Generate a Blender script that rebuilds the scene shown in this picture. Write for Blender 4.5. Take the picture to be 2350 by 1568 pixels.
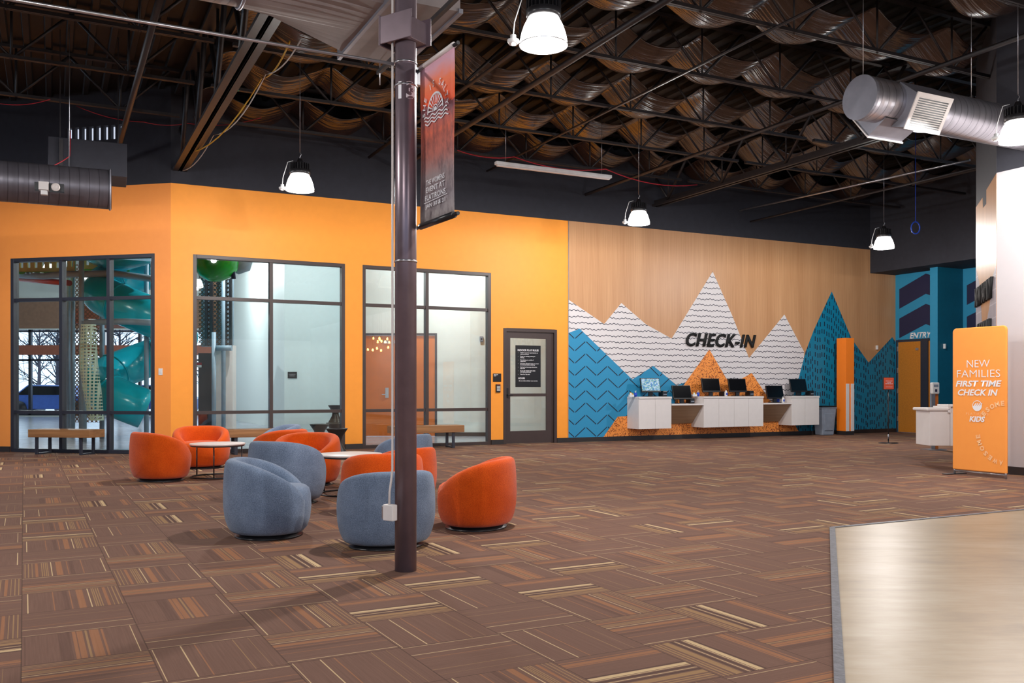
import bpy, bmesh, math, random
from mathutils import Vector, Matrix
random.seed(7)
SC = bpy.context.scene
for o in list(bpy.data.objects): bpy.data.objects.remove(o)
COL = SC.collection
R = math.radians
PI = math.pi
# ------------------------------------------------------------------ camera, world, exposure
F, CX, HY, EYE = 2090.0, 1175.0, 890.0, 1.2
cam = bpy.data.cameras.new('camera'); camo = bpy.data.objects.new('camera', cam); COL.objects.link(camo)
camo.location = (0, 0, EYE); camo.rotation_euler = (R(90), 0, 0)
cam.sensor_width = 36; cam.lens = 36*F/2350; cam.shift_y = (HY-784)/2350; cam.clip_end = 300
SC.camera = camo
SC.view_settings.view_transform = 'Standard'; SC.view_settings.look = 'None'
SC.view_settings.exposure = 0.0; SC.view_settings.gamma = 1.0; SC.view_settings.use_curve_mapping = False
world = bpy.data.worlds.new('sky'); SC.world = world; world.use_nodes = True
bg = world.node_tree.nodes['Background']; bg.inputs[0].default_value = (.62, .78, 1, 1); bg.inputs[1].default_value = 2.6
LAMP_W = 520
SHADE_E = 12.0
SC.cycles.max_bounces = 6; SC.cycles.diffuse_bounces = 3; SC.cycles.glossy_bounces = 3
SC.cycles.transparent_max_bounces = 12; SC.cycles.sample_clamp_indirect = 6
SC.cycles.caustics_reflective = False; SC.cycles.caustics_refractive = False
SC.cycles.use_denoising = True; SC.cycles.use_adaptive_sampling = True; SC.cycles.adaptive_threshold = .03
# ------------------------------------------------------------------ frames of reference
AW = R(26.8); CA, SA = math.cos(AW), math.sin(AW)      # building grid: a runs along the mural wall, b towards it
BW = 17.30                                             # the mural wall stands at b = 17.30
def W(a, b, z=0): return Vector((a*CA-b*SA, a*SA+b*CA, z))
def AB(x, y): return (x*CA+y*SA, -x*SA+y*CA)
def onwall(px, py=HY, b=BW):                           # a, z on the plane of constant b
    k = (px-CX)/F; a = b*(k*CA+SA)/(CA-k*SA); Y = a*SA+b*CA
    return a, EYE-(py-HY)/F*Y
AL = -R(12.6); P0 = W(1.90, BW)                        # left wall frame
def onleft(px, py=HY):
    k = (px-CX)/F; c, s = math.cos(AL), math.sin(AL)
    t = (k*P0.y-P0.x)/(c-k*s); Y = P0.y+s*t
    return t, EYE-(py-HY)/F*Y
def floor_at(px, py):
    Y = EYE*F/(py-HY); return ((px-CX)*Y/F, Y)
# ------------------------------------------------------------------ node helpers
class E:
    def __init__(s, nt, sock): s.nt, s.s = nt, sock
    def op(s, o, b=None, c=None, clamp=False):
        n = s.nt.nodes.new('ShaderNodeMath'); n.operation = o; n.use_clamp = clamp
        for i, v in enumerate((s, b, c)):
            if v is None: continue
            if isinstance(v, E): s.nt.links.new(v.s, n.inputs[i])
            else: n.inputs[i].default_value = v
        return E(s.nt, n.outputs[0])
    def __add__(s, o): return s.op('ADD', o)
    def __sub__(s, o): return s.op('SUBTRACT', o)
    def __mul__(s, o): return s.op('MULTIPLY', o)
    def __truediv__(s, o): return s.op('DIVIDE', o)
    def lt(s, o): return s.op('LESS_THAN', o)
    def gt(s, o): return s.op('GREATER_THAN', o)
    def fl(s): return s.op('FLOOR')
    def fr(s): return s.op('FRACT')
    def ab(s): return s.op('ABSOLUTE')
    def sin(s): return s.op('SINE')
    def mod(s, o): return s.op('FLOORED_MODULO', o)
def lin(c): return tuple((x/255/12.92 if x/255 <= .04045 else ((x/255+.055)/1.055)**2.4) for x in c)+(1,)
class MatB:
    def __init__(s, name):
        s.m = bpy.data.materials.new(name); s.m.use_nodes = True; s.nt = s.m.node_tree
        s.b = s.nt.nodes['Principled BSDF']; s._co = None
    def coord(s, which='Object'):
        n = s.nt.nodes.new('ShaderNodeTexCoord'); x = s.nt.nodes.new('ShaderNodeSeparateXYZ')
        s.nt.links.new(n.outputs[which], x.inputs[0]); s.vec = n.outputs[which]
        return E(s.nt, x.outputs[0]), E(s.nt, x.outputs[1]), E(s.nt, x.outputs[2])
    def comb(s, x=0, y=0, z=0):
        n = s.nt.nodes.new('ShaderNodeCombineXYZ')
        for i, v in enumerate((x, y, z)):
            if isinstance(v, E): s.nt.links.new(v.s, n.inputs[i])
            else: n.inputs[i].default_value = v
        return n.outputs[0]
    def noise(s, vec, scale=5, detail=2, rough=.5, col=False):
        n = s.nt.nodes.new('ShaderNodeTexNoise'); n.inputs['Scale'].default_value = scale
        n.inputs['Detail'].default_value = detail; n.inputs['Roughness'].default_value = rough
        s.nt.links.new(vec, n.inputs['Vector']); return E(s.nt, n.outputs[1 if col else 0])
    def white(s, vec):
        n = s.nt.nodes.new('ShaderNodeTexWhiteNoise'); n.noise_dimensions = '3D'; s.nt.links.new(vec, n.inputs['Vector'])
        return E(s.nt, n.outputs['Value'])
    def ramp(s, fac, stops, interp='LINEAR'):
        n = s.nt.nodes.new('ShaderNodeValToRGB'); cr = n.color_ramp; cr.interpolation = interp
        while len(cr.elements) < len(stops): cr.elements.new(.5)
        for e, (p, c) in zip(cr.elements, stops): e.position = p; e.color = c
        s.nt.links.new(fac.s, n.inputs[0]); return E(s.nt, n.outputs[0])
    def mix(s, fac, c1, c2):
        n = s.nt.nodes.new('ShaderNodeMix'); n.data_type = 'RGBA'
        for i, v in ((0, fac), (6, c1), (7, c2)):
            if isinstance(v, E): s.nt.links.new(v.s, n.inputs[i])
            else: n.inputs[i].default_value = v
        return E(s.nt, n.outputs[2])
    def color(s, e):
        if isinstance(e, E): s.nt.links.new(e.s, s.b.inputs['Base Color'])
        else: s.b.inputs['Base Color'].default_value = e
    def bump(s, h, strength=.3, dist=.01):
        n = s.nt.nodes.new('ShaderNodeBump'); n.inputs['Strength'].default_value = strength
        n.inputs['Distance'].default_value = dist; s.nt.links.new(h.s, n.inputs['Height'])
        s.nt.links.new(n.outputs[0], s.b.inputs['Normal'])
    def set(s, **k):
        for a, v in k.items(): s.b.inputs[a.replace('_', ' ')].default_value = v
        return s
M = {}
def simple(name, rgb, rough=.5, metal=0, var=.08, scale=8, bump=0, bscale=200):
    m = MatB(name); m.coord(); c = lin(rgb)
    n = m.noise(m.vec, scale, 3)
    m.color(m.ramp(n, [(.3, tuple(x*(1-var) for x in c[:3])+(1,)), (.7, tuple(min(1, x*(1+var)) for x in c[:3])+(1,))]))
    m.set(Roughness=rough, Metallic=metal)
    if bump: m.bump(m.noise(m.vec, bscale, 2), bump, .005)
    M[name] = m.m; return m
simple('orange_paint', (253, 158, 48), .55, var=.02, bump=.05)
simple('orange_paint_left', (255, 156, 70), .55, var=.02, bump=.05)
simple('black_paint', (44, 45, 54), .8, var=.1)
simple('black_steel', (40, 36, 38), .5, var=.2, scale=20)
simple('deck', (19, 17, 18), .6, var=.2)
simple('brown_frame', (62, 48, 46), .45, var=.05)
simple('dark_frame', (44, 46, 58), .45, var=.05)
simple('baseboard', (44, 38, 38), .5)
simple('white_wall', (190, 185, 188), .6, var=.01)
simple('play_wall', (214, 226, 226), .55, var=.02)
simple('white_lam', (226, 220, 218), .4, var=.02)
simple('white_plastic', (225, 225, 225), .4)
simple('black_plastic', (22, 22, 25), .35)
simple('screen_off', (12, 13, 17), .15)
simple('galv', (138, 138, 148), .45, .6, var=.12, scale=5)
simple('duct_grey', (128, 118, 117), .7, .0, var=.12, scale=3)
simple('grey_plastic', (136, 145, 160), .5)
simple('silver', (190, 190, 195), .3, .9)
simple('white_ink', (238, 236, 240), .6, var=0)
simple('pale_orange', (255, 196, 140), .6, var=0)
simple('banner_orange', (255, 158, 66), .6, var=.02)
simple('pillar_orange', (255, 132, 30), .5, var=.02)
simple('light_blue', (44, 142, 182), .55, var=.02)
simple('dark_teal', (8, 98, 124), .55, var=.04)
simple('navy', (30, 32, 66), .55, var=.03)
simple('table_top', (214, 204, 200), .4, var=.03)
simple('entry_wood', (196, 122, 38), .4, var=.1, scale=30)
simple('door_wood', (206, 112, 40), .35, var=.08, scale=3)
simple('teal_plastic', (24, 172, 192), .2, var=.03)
simple('green_plastic', (28, 158, 52), .2, var=.03)
simple('pad_grey', (130, 150, 165), .5)
simple('yellow_net', (190, 186, 110), .8)
simple('red_plastic', (190, 70, 40), .4)
simple('brown_panel', (150, 118, 98), .7); simple('snow', (225, 232, 245), .8)
simple('bark', (70, 66, 74), .9)
simple('cable_red', (170, 30, 45), .5); simple('cable_white', (190, 190, 190), .5); simple('cable_yellow', (200, 160, 40), .5)
simple('cable_green', (20, 110, 70), .5); simple('cable_blue', (25, 70, 190), .5)
simple('poster_black', (18, 18, 22), .35); simple('matte_black', (14, 14, 16), .75); simple('sign_orange', (244, 92, 40), .5)
simple('brass', (170, 120, 60), .3, .9)
simple('car_blue', (70, 100, 170), .2); simple('brick', (170, 105, 85), .8)
simple('stool_black', (34, 33, 36), .35)
simple('transition_strip', (96, 96, 104), .5, .3, var=.25, scale=30, bump=.4, bscale=60)
def emis(name, rgb, e):
    m = MatB(name); m.color((.8, .8, .8, 1)); m.b.inputs['Emission Color'].default_value = lin(rgb)
    m.b.inputs['Emission Strength'].default_value = e; M[name] = m.m; return m
emis('lamp_glow', (255, 252, 248), SHADE_E)
emis('bulb', (255, 190, 90), 60); emis('daylight_glow', (215, 225, 245), .9); emis('exit_green', (60, 230, 130), 1.5)
def fabric(name, c1, c2):
    m = MatB(name); m.coord()
    n = m.noise(m.vec, 160, 3, .7); n2 = m.noise(m.vec, 7, 3)
    m.color(m.ramp(n*.75+n2*.25, [(.36, lin(c1)), (.64, lin(c2))]))
    m.set(Roughness=.95, Sheen_Weight=.2, Sheen_Roughness=.5, Specular_IOR_Level=.1); m.bump(n, .55, .006); M[name] = m.m
fabric('fabric_orange', (188, 62, 4), (228, 94, 20)); fabric('fabric_grey', (84, 98, 120), (128, 144, 168))
def woodgrain(name, c1, c2, axis='z', fine=55, rough=.45):
    m = MatB(name); x, y, z = m.coord()
    v = {'z': m.comb((x+y)*fine, 0, z*.8), 'x': m.comb(x*.9, y*fine*.3, z*fine), }[axis]
    n = m.noise(v, 1, 3, .6); n2 = m.noise({'z': m.comb((x+y)*3, 0, z*.15), 'x': m.comb(x*.3, 0, z*6)}[axis], 1, 2)
    m.color(m.ramp(n*.6+n2*.4, [(.3, lin(c1)), (.7, lin(c2))])); m.set(Roughness=rough); M[name] = m.m
woodgrain('wood_wall', (176, 126, 84), (208, 160, 116)); woodgrain('wood_beam', (112, 72, 40), (178, 126, 78), 'x', 22, .55)
woodgrain('wood_panel', (140, 112, 88), (176, 148, 118), 'x', 40)
# --- mural patterns (object coordinates: x = along the wall, z = up)
m = MatB('mural_waves'); x, y, z = m.coord()
wv = (x*(2*PI/.105)).sin()*.010 + (x*(2*PI/.41)+((z/.135).fl()*1.7)).sin()*.010
fz = ((z+wv)/.135).fr(); ln = (fz-.5).ab().lt(.062)
m.color(m.mix(ln, lin((216, 211, 213)), lin((40, 42, 60)))); m.set(Roughness=.55); M['mural_waves'] = m.m
a0c, zc = onwall(1344, 867.8); pc = onwall(1393.8)[0]-a0c
m = MatB('mural_chevron'); x, y, z = m.coord()
t = ((x-a0c)/pc+.5).fr()-.5                       # -.5..+.5, 0 at a peak
tri = t.ab()*2
zz = (z - zc + tri*.225)/.272
ln = ((zz+.5).fr()-.5).ab().lt(.05); gap = (tri-.5).ab().lt(.45)
m.color(m.mix(ln*gap, lin((40, 140, 186)), lin((16, 30, 52)))); m.set(Roughness=.55); M['mural_chevron'] = m.m
m = MatB('mural_dashes'); x, y, z = m.coord()
ci = (x/.082).fl(); off = m.white(m.comb(ci, 3, 0)); r = z/.20+off*5; ri = r.fl()
w1 = m.white(m.comb(ci, ri, 1)); jx = (m.white(m.comb(ci, ri, 2))-.5)*.45
ln = ((x/.082).fr()-.5-jx+((r.fr()-.5)*((w1-.5)*.3))).ab().lt(.17)*(r.fr()-.5).ab().lt(.29)*w1.gt(.12)
m.color(m.mix(ln, lin((8, 124, 160)), lin((22, 26, 50)))); m.set(Roughness=.5); M['mural_dashes'] = m.m
m = MatB('mural_squiggle'); x, y, z = m.coord(); v = m.comb(x, 0, z)
n1 = m.noise(v, 15, 0); n2 = m.noise(m.comb(x+7, 0, z+3), 14, 0); n3 = m.noise(m.comb(x+2, 5, z), 22, 0)
ln = (n1-.5).ab().lt(.055)*n3.gt(.56)
ln2 = (n2-.5).ab().lt(.05)*n3.lt(.43)
m.color(m.mix((ln+ln2).op('MINIMUM', 1), lin((246, 152, 70)), lin((128, 52, 22)))); m.set(Roughness=.55); M['mural_squiggle'] = m.m
# --- carpet tiles
m = MatB('carpet'); x, y, z = m.coord(); TS = .512
ua, ub = (x+.009)/TS, (y+.155)/TS+1; ia, ib = ua.fl(), ub.fl()
par = (ia+ib).mod(2).lt(.5)                     # 1 -> stripes run away from the viewer
u = ub.fr()+(ua.fr()-ub.fr())*par
rnd = m.white(m.comb(ia, ib, 5)); flip = m.white(m.comb(ia, ib, 9)).gt(.8)
u = u+((u*-2)+1)*flip
B_, D_, O_, T_, L_, K_ = [lin(c) for c in ((124, 93, 81), (112, 83, 73), (164, 113, 82), (168, 132, 94), (222, 192, 148), (88, 66, 60))]
def stops(segs):
    out = [(0, B_)]
    for p, w, c in segs: out += [(p, c), (p+w, B_)]
    return out
r1 = m.ramp(u, stops([(.02, .008, L_), (.26, .012, L_), (.38, .014, O_), (.72, .009, T_), (.86, .006, T_)]), 'CONSTANT')
r2 = m.ramp(u, stops([(.05, .01, L_), (.3, .01, O_), (.40, .05, D_), (.47, .012, O_), (.54, .07, O_), (.66, .008, L_), (.70, .012, T_), (.722, .012, T_), (.744, .012, T_), (.766, .012, T_), (.82, .03, O_), (.88, .01, T_), (.92, .01, T_), (.96, .01, T_)]), 'CONSTANT')
r3 = m.ramp(u, stops([(.03, .01, T_), (.07, .02, T_), (.11, .02, T_), (.16, .07, T_), (.25, .03, K_), (.30, .01, L_), (.33, .03, K_), (.38, .014, L_), (.405, .055, L_), (.47, .02, K_), (.78, .02, O_), (.81, .06, O_), (.90, .015, O_)]), 'CONSTANT')
r4 = m.ramp(u, stops([(.02, .01, D_), (.3, .1, D_), (.42, .03, O_), (.46, .05, O_), (.53, .02, T_), (.57, .08, O_), (.67, .02, O_), (.93, .008, L_)]), 'CONSTANT')
c = m.mix(rnd.gt(.25), r1, r2); c = m.mix(rnd.gt(.55), c, r3); c = m.mix(rnd.gt(.78), c, r4)
rib = m.noise(m.comb((ua*par+ub*(par*-1+1))*60, (ub*par+ua*(par*-1+1))*1.5, 0), 1, 2)
pile = m.noise(m.vec, 380, 2, .7)
edge = (ua.fr()-.5).ab().gt(.494)+(ub.fr()-.5).ab().gt(.494)
c = m.mix((rib*.6+pile*.6-.35)*.8, m.mix(.3, c, (0, 0, 0, 1)), m.mix(.25, c, lin((190, 150, 130))))
c = m.mix(edge.op('MINIMUM', 1)*.45, c, (.02, .013, .012, 1))
m.color(c); m.set(Roughness=.9, Specular_IOR_Level=.12); m.bump(pile, .35, .004); M['carpet'] = m.m
# --- polished concrete, play room floor
m = MatB('concrete'); x, y, z = m.coord()
n = m.noise(m.vec, .9, 4, .6); n2 = m.noise(m.comb(x*1.2, y*5, 0), 1.2, 4, .7)
m.color(m.ramp(n*.55+n2*.45, [(.3, lin((124, 107, 88))), (.5, lin((154, 133, 105))), (.7, lin((170, 155, 134)))]))
m.set(Roughness=.36, Specular_IOR_Level=.25); m.bump(m.noise(m.vec, 4, 3), .05, .01); M['concrete'] = m.m
m = MatB('vinyl_plank'); x, y, z = m.coord()
n = m.noise(m.comb(x*1.5, y*30, 0), 1, 3)
m.color(m.ramp(n, [(.35, lin((120, 128, 140))), (.65, lin((184, 190, 200)))])); m.set(Roughness=.2); M['vinyl_plank'] = m.m
# --- draped ceiling cloth
m = MatB('drape'); x, y, z = m.coord()
n = m.noise(m.comb(x*1.1, y*15, 0), 1, 2, .5); n2 = m.noise(m.vec, 1.3, 2)
m.color(m.ramp(n2, [(.35, lin((38, 26, 20))), (.65, lin((62, 42, 31)))])); m.set(Roughness=.25, Specular_IOR_Level=1.0)
m.bump(n, .45, .05); M['drape'] = m.m
# --- spiral duct skin: seams run round the duct (x = along)
def spiral(name, rgb, metal, rough):
    m = MatB(name); x, y, z = m.coord(); c = lin(rgb)
    f = ((x+y*.12)/.115).fr(); ln = (f-.5).ab().lt(.05)
    n = m.noise(m.comb(x*14, y, z), 1, 2)
    cc = m.ramp(n, [(.3, tuple(v*.8 for v in c[:3])+(1,)), (.7, c)])
    m.color(m.mix(ln*.7, cc, tuple(v*.35 for v in c[:3])+(1,))); m.set(Metallic=metal, Roughness=rough)
    m.bump((f-.5).ab(), .4, .01); M[name] = m.m
spiral('spiral_bright', (190, 188, 196), .85, .34); spiral('spiral_dark', (112, 108, 116), .45, .42)
# --- glass
def glass(name, tint, extra=.03):
    m = bpy.data.materials.new(name); m.use_nodes = True; nt = m.node_tree; nt.nodes.clear()
    o = nt.nodes.new('ShaderNodeOutputMaterial'); mx = nt.nodes.new('ShaderNodeMixShader')
    t = nt.nodes.new('ShaderNodeBsdfTransparent'); t.inputs[0].default_value = tint
    g = nt.nodes.new('ShaderNodeBsdfGlossy'); g.inputs['Roughness'].default_value = .01
    fr = nt.nodes.new('ShaderNodeFresnel'); 
    ge = nt.nodes.new('ShaderNodeNewGeometry'); mr = nt.nodes.new('ShaderNodeMapRange')
    mr.inputs[3].default_value = 1.5; mr.inputs[4].default_value = 1/1.5
    nt.links.new(ge.outputs['Backfacing'], mr.inputs[0]); nt.links.new(mr.outputs[0], fr.inputs[0])
    ad = nt.nodes.new('ShaderNodeMath'); ad.inputs[1].default_value = extra
    nt.links.new(fr.outputs[0], ad.inputs[0]); nt.links.new(ad.outputs[0], mx.inputs[0])
    nt.links.new(t.outputs[0], mx.inputs[1]); nt.links.new(g.outputs[0], mx.inputs[2]); nt.links.new(mx.outputs[0], o.inputs[0])
    M[name] = m
glass('glass', (.93, .97, .96, 1))
# --- hanging banner print, mountain wall print, screen picture
m = MatB('banner_print'); x, y, z = m.coord()
n = m.noise(m.comb(x*3, 0, z*6), 1.6, 5, .65); n2 = m.noise(m.comb(x*10, 0, z*5), 1, 4, .7)
zz = z+(n-.5)*.12+x*.06
c = m.ramp(zz*.95, [(0, lin((186, 176, 172))), (.16, lin((150, 138, 142))), (.30, lin((160, 140, 140))), (.42, lin((190, 110, 96))), (.56, lin((232, 112, 82))), (.68, lin((150, 88, 96))), (.715, lin((170, 90, 92))), (.72, lin((255, 96, 50))), (.86, lin((255, 132, 88))), (.95, lin((224, 170, 186)))])
m.color(m.mix(((n2-.45)*3).op('MAXIMUM', 0)*(zz.lt(.755)), c, lin((62, 44, 54)))); m.set(Roughness=.6); M['banner_print'] = m.m
m = MatB('screen_on'); x, y, z = m.coord()
n = m.noise(m.comb(x*1.5, 0, z*3), 9, 4, .8)
c = m.ramp(n, [(.36, lin((20, 50, 140))), (.44, lin((90, 150, 230))), (.5, lin((60, 150, 90))), (.55, lin((225, 235, 250))), (.62, lin((120, 160, 240)))])
m.color((0, 0, 0, 1)); m.nt.links.new(c.s, m.b.inputs['Emission Color']); m.b.inputs['Emission Strength'].default_value = 1.0; M['screen_on'] = m.m
m = MatB('brick_print'); x, y, z = m.coord()
rr = (z/.2).fl(); f1 = ((z/.2).fr()-.5).ab().gt(.46); f2 = (((x/.42)+rr*.5).fr()-.5).ab().gt(.48)
m.color(m.mix((f1+f2).op('MINIMUM', 1)*.5, lin((172, 170, 182)), lin((225, 225, 232)))); m.set(Roughness=.4); M['brick_print'] = m.m
m = MatB('rope_net'); x, y, z = m.coord()
f = ((x*14).fr()-.5).ab().gt(.3)+((z*14).fr()-.5).ab().gt(.3)
m.color(lin((190, 210, 190))); m.nt.links.new(f.op('MINIMUM', 1).s, m.b.inputs['Alpha']); M['rope_net'] = m.m
m = MatB('dark_net'); x, y, z = m.coord()
f = ((x*9+z*9).fr()-.5).ab().gt(.38)+((z*9-x*9).fr()-.5).ab().gt(.38)
m.color(lin((120, 90, 70))); m.nt.links.new(f.op('MINIMUM', 1).s, m.b.inputs['Alpha']); M['dark_net'] = m.m
# ------------------------------------------------------------------ mesh building
class MB:
    def __init__(s): s.v, s.f, s.mi, s.sm = [], [], [], []
    def add(s, vs, fs, mi=0, smooth=False, T=None):
        n = len(s.v); s.v += [tuple(T @ Vector(v)) if T else tuple(v) for v in vs]
        for f in fs: s.f.append(tuple(i+n for i in f)); s.mi.append(mi); s.sm.append(smooth)
        return s
    def box(s, x0, x1, y0, y1, z0, z1, mi=0, T=None):
        vs = [(x, y, z) for z in (z0, z1) for y in (y0, y1) for x in (x0, x1)]
        return s.add(vs, [(0, 2, 3, 1), (4, 5, 7, 6), (0, 1, 5, 4), (2, 6, 7, 3), (0, 4, 6, 2), (1, 3, 7, 5)], mi, False, T)
    def tube(s, pts, r, n=10, mi=0, caps=True, closed=False, T=None, sy=1.0):
        pts = [Vector(p) for p in pts]; rs = r if isinstance(r, (list, tuple)) else [r]*len(pts)
        vs, fs = [], []; prev = None; L = len(pts)
        for i, p in enumerate(pts):
            d = (pts[(i+1) % L]-pts[i-1]) if closed else (pts[min(i+1, L-1)]-pts[max(i-1, 0)])
            d.normalize()
            up = prev if prev is not None else (Vector((0, 0, 1)) if abs(d.z) < .9 else Vector((0, 1, 0)))
            a = d.cross(up)
            if a.length < 1e-5: a = d.cross(Vector((1, 0, 0)))
            a.normalize(); b = a.cross(d).normalized(); prev = b
            for k in range(n):
                t = 2*PI*k/n; vs.append(p+a*math.cos(t)*rs[i]+b*math.sin(t)*rs[i]*sy)
        m_ = L if closed else L-1
        for i in range(m_):
            for k in range(n):
                j = (i+1) % L; fs.append((i*n+k, i*n+(k+1) % n, j*n+(k+1) % n, j*n+k))
        s.add(vs, fs, mi, True, T)
        if caps and not closed:
            s.add(vs[:n], [tuple(range(n))[::-1]], mi, False, T); s.add(vs[-n:], [tuple(range(n))], mi, False, T)
        return s
    def lathe(s, prof, n=32, c=(0, 0, 0), sx=1, sy=1, mi=0, T=None, smooth=True):
        vs, fs = [], []
        for r, z in prof:
            for k in range(n): t = 2*PI*k/n; vs.append((c[0]+r*math.cos(t)*sx, c[1]+r*math.sin(t)*sy, c[2]+z))
        for i in range(len(prof)-1):
            for k in range(n): fs.append((i*n+k, i*n+(k+1) % n, (i+1)*n+(k+1) % n, (i+1)*n+k))
        if prof[0][0] > 1e-6: fs.append(tuple(range(n))[::-1])
        if prof[-1][0] > 1e-6: fs.append(tuple((len(prof)-1)*n+k for k in range(n)))
        return s.add(vs, fs, mi, smooth, T)
    def prism_xz(s, poly, y0, y1, mi=0, T=None):      # polygon in x,z; y0 front
        n = len(poly); vs = [(x, y0, z) for x, z in poly]+[(x, y1, z) for x, z in poly]
        fs = [tuple(range(n)), tuple(range(n, 2*n))[::-1]]+[(i, (i+1) % n, (i+1) % n+n, i+n) for i in range(n)]
        return s.add(vs, fs, mi, False, T)
    def prism_xy(s, poly, z0, z1, mi=0, T=None):
        n = len(poly); vs = [(x, y, z0) for x, y in poly]+[(x, y, z1) for x, y in poly]
        fs = [tuple(range(n))[::-1], tuple(range(n, 2*n))]+[(i, (i+1) % n, (i+1) % n+n, i+n) for i in range(n)]
        return s.add(vs, fs, mi, False, T)
    def mesh(s, name, mats, fix=True):
        me = bpy.data.meshes.new(name); me.from_pydata(s.v, [], s.f)
        for i, p in enumerate(me.polygons): p.material_index = s.mi[i]; p.use_smooth = s.sm[i]
        for m_ in (mats if isinstance(mats, (list, tuple)) else [mats]): me.materials.append(M[m_])
        if fix:
            bm = bmesh.new(); bm.from_mesh(me); bmesh.ops.remove_doubles(bm, verts=bm.verts, dist=1e-5)
            bmesh.ops.recalc_face_normals(bm, faces=bm.faces); bm.to_mesh(me); bm.free()
        return me
    def obj(s, name, mats, parent=None, loc=(0, 0, 0), rz=0, bevel=0, fix=True, sub=0):
        o = bpy.data.objects.new(name, s.mesh(name, mats, fix)); COL.objects.link(o)
        o.location = loc; o.rotation_euler = (0, 0, rz)
        if parent is not None: o.parent = parent
        if bevel:
            b = o.modifiers.new('bevel', 'BEVEL'); b.width = bevel; b.segments = 2; b.limit_method = 'ANGLE'
        if sub:
            b = o.modifiers.new('sub', 'SUBSURF'); b.levels = b.render_levels = sub
        return o
def tag(o, label=None, cat=None, group=None, kind=None):
    if label: o['label'] = label
    if cat: o['category'] = cat
    if group: o['group'] = group
    if kind: o['kind'] = kind
    return o
def empty(name, loc=(0, 0, 0), rz=0, label=None, cat=None, group=None):
    o = bpy.data.objects.new(name, None); COL.objects.link(o); o.location = loc; o.rotation_euler = (0, 0, rz)
    return tag(o, label, cat, group)
def copy_tree(o, parent=None):
    c = o.copy(); COL.objects.link(c)
    if parent is not None: c.parent = parent
    for ch in list(o.children): copy_tree(ch, c)
    return c
def struct(o): o['kind'] = 'structure'; return o
def text(s, name, mat, parent=None, size=None, width=None, height=None, loc=(0, 0, 0), rz=0, shear=0, bold=0, ext=.001, wrap=None, rot=0, align='CENTER', space=1):
    cu = bpy.data.curves.new(name, 'FONT'); cu.body = s; cu.shear = shear; cu.offset = bold; cu.extrude = 0; cu.align_x = align
    cu.size = 1; cu.resolution_u = 3; cu.space_character = space
    t = bpy.data.objects.new('t', cu); COL.objects.link(t)
    bpy.context.view_layer.update()
    me = bpy.data.meshes.new_from_object(t.evaluated_get(bpy.context.evaluated_depsgraph_get()))
    bpy.data.objects.remove(t); bpy.data.curves.remove(cu)
    xs = [v.co.x for v in me.vertices]; ys = [v.co.y for v in me.vertices]
    sx = sy = size or 1
    if height: sy = height/(max(ys)-min(ys)); sx = sy
    if width: sx = width/(max(xs)-min(xs))
    if width and not height: sy = sx
    cx = (max(xs)+min(xs))/2 if align == 'CENTER' else min(xs); cy = (max(ys)+min(ys))/2
    for v in me.vertices:
        x, y = (v.co.x-cx)*sx, (v.co.y-cy)*sy
        if rot: x, y = x*math.cos(rot)-y*math.sin(rot), x*math.sin(rot)+y*math.cos(rot)
        if wrap: th = x/wrap; v.co = (math.sin(th)*wrap, -math.cos(th)*wrap, y)
        else: v.co = (x, -ext, y)
    if not wrap and ext > .004:
        bm = bmesh.new(); bm.from_mesh(me); g = bmesh.ops.extrude_face_region(bm, geom=bm.faces[:])
        for e in g['geom']:
            if isinstance(e, bmesh.types.BMVert): e.co.y += ext
        bmesh.ops.recalc_face_normals(bm, faces=bm.faces); bm.to_mesh(me); bm.free()
    me.materials.clear(); me.materials.append(M[mat])
    o = bpy.data.objects.new(name, me); COL.objects.link(o); o.location = loc; o.rotation_euler = (0, 0, rz)
    if parent is not None: o.parent = parent
    return o
# ------------------------------------------------------------------ floor
mb = MB(); CAb, CBb = AB(*floor_at(1910, 1213))
struct(MB().box(-22, 34, -14, 32, -.2, 0).obj('floor', 'carpet', rz=R(28.2)))
# polished concrete area with its edge strip (lies a few millimetres above the carpet backing)
c0 = Vector(floor_at(1910, 1213)); dl = Vector((math.sin(R(19)), math.cos(R(19)))); da = Vector((CA, SA))
poly = [c0, c0-dl*7.5, c0-dl*7.5+da*9, c0+da*9]
tag(MB().prism_xy([tuple(p) for p in poly], .0, .006).obj('floor_concrete', 'concrete'), kind='structure')
mb = MB()
for p, d, L in ((c0, -dl, 7.5), (c0, da, 6.0)):
    n = Vector((-d.y, d.x))*.022
    mb.prism_xy([tuple(p+n), tuple(p-n), tuple(p-n+d*L), tuple(p+n+d*L)], 0, .011)
tag(mb.obj('trim_1', 'transition_strip'), kind='structure')
# ------------------------------------------------------------------ walls
HT, TOP = 4.867, 6.62
def wall_cells(x0, x1, z0, z1, holes, th=.2, mi=0, mb=None, y0=0):
    mb = mb or MB(); xs = sorted({x0, x1, *[h[0] for h in holes], *[h[1] for h in holes]}); zs = sorted({z0, z1, *[h[2] for h in holes], *[h[3] for h in holes]})
    xs = [x for x in xs if x0 <= x <= x1]; zs = [z for z in zs if z0 <= z <= z1]
    for i in range(len(xs)-1):
        for j in range(len(zs)-1):
            cx, cz = (xs[i]+xs[i+1])/2, (zs[j]+zs[j+1])/2
            if any(h[0] < cx < h[1] and h[2] < cz < h[3] for h in holes): continue
            mb.box(xs[i], xs[i+1], y0, y0+th, zs[j], zs[j+1], mi)
    return mb
W2 = (onwall(443)[0], onwall(792)[0], 0, 3.615); W3 = (onwall(832)[0], onwall(1127)[0], 0, 3.615)
D1 = (onwall(1155)[0], onwall(1278)[0], 0, 2.465); AM = onwall(1304)[0]; AE = onwall(2055)[0]
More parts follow.
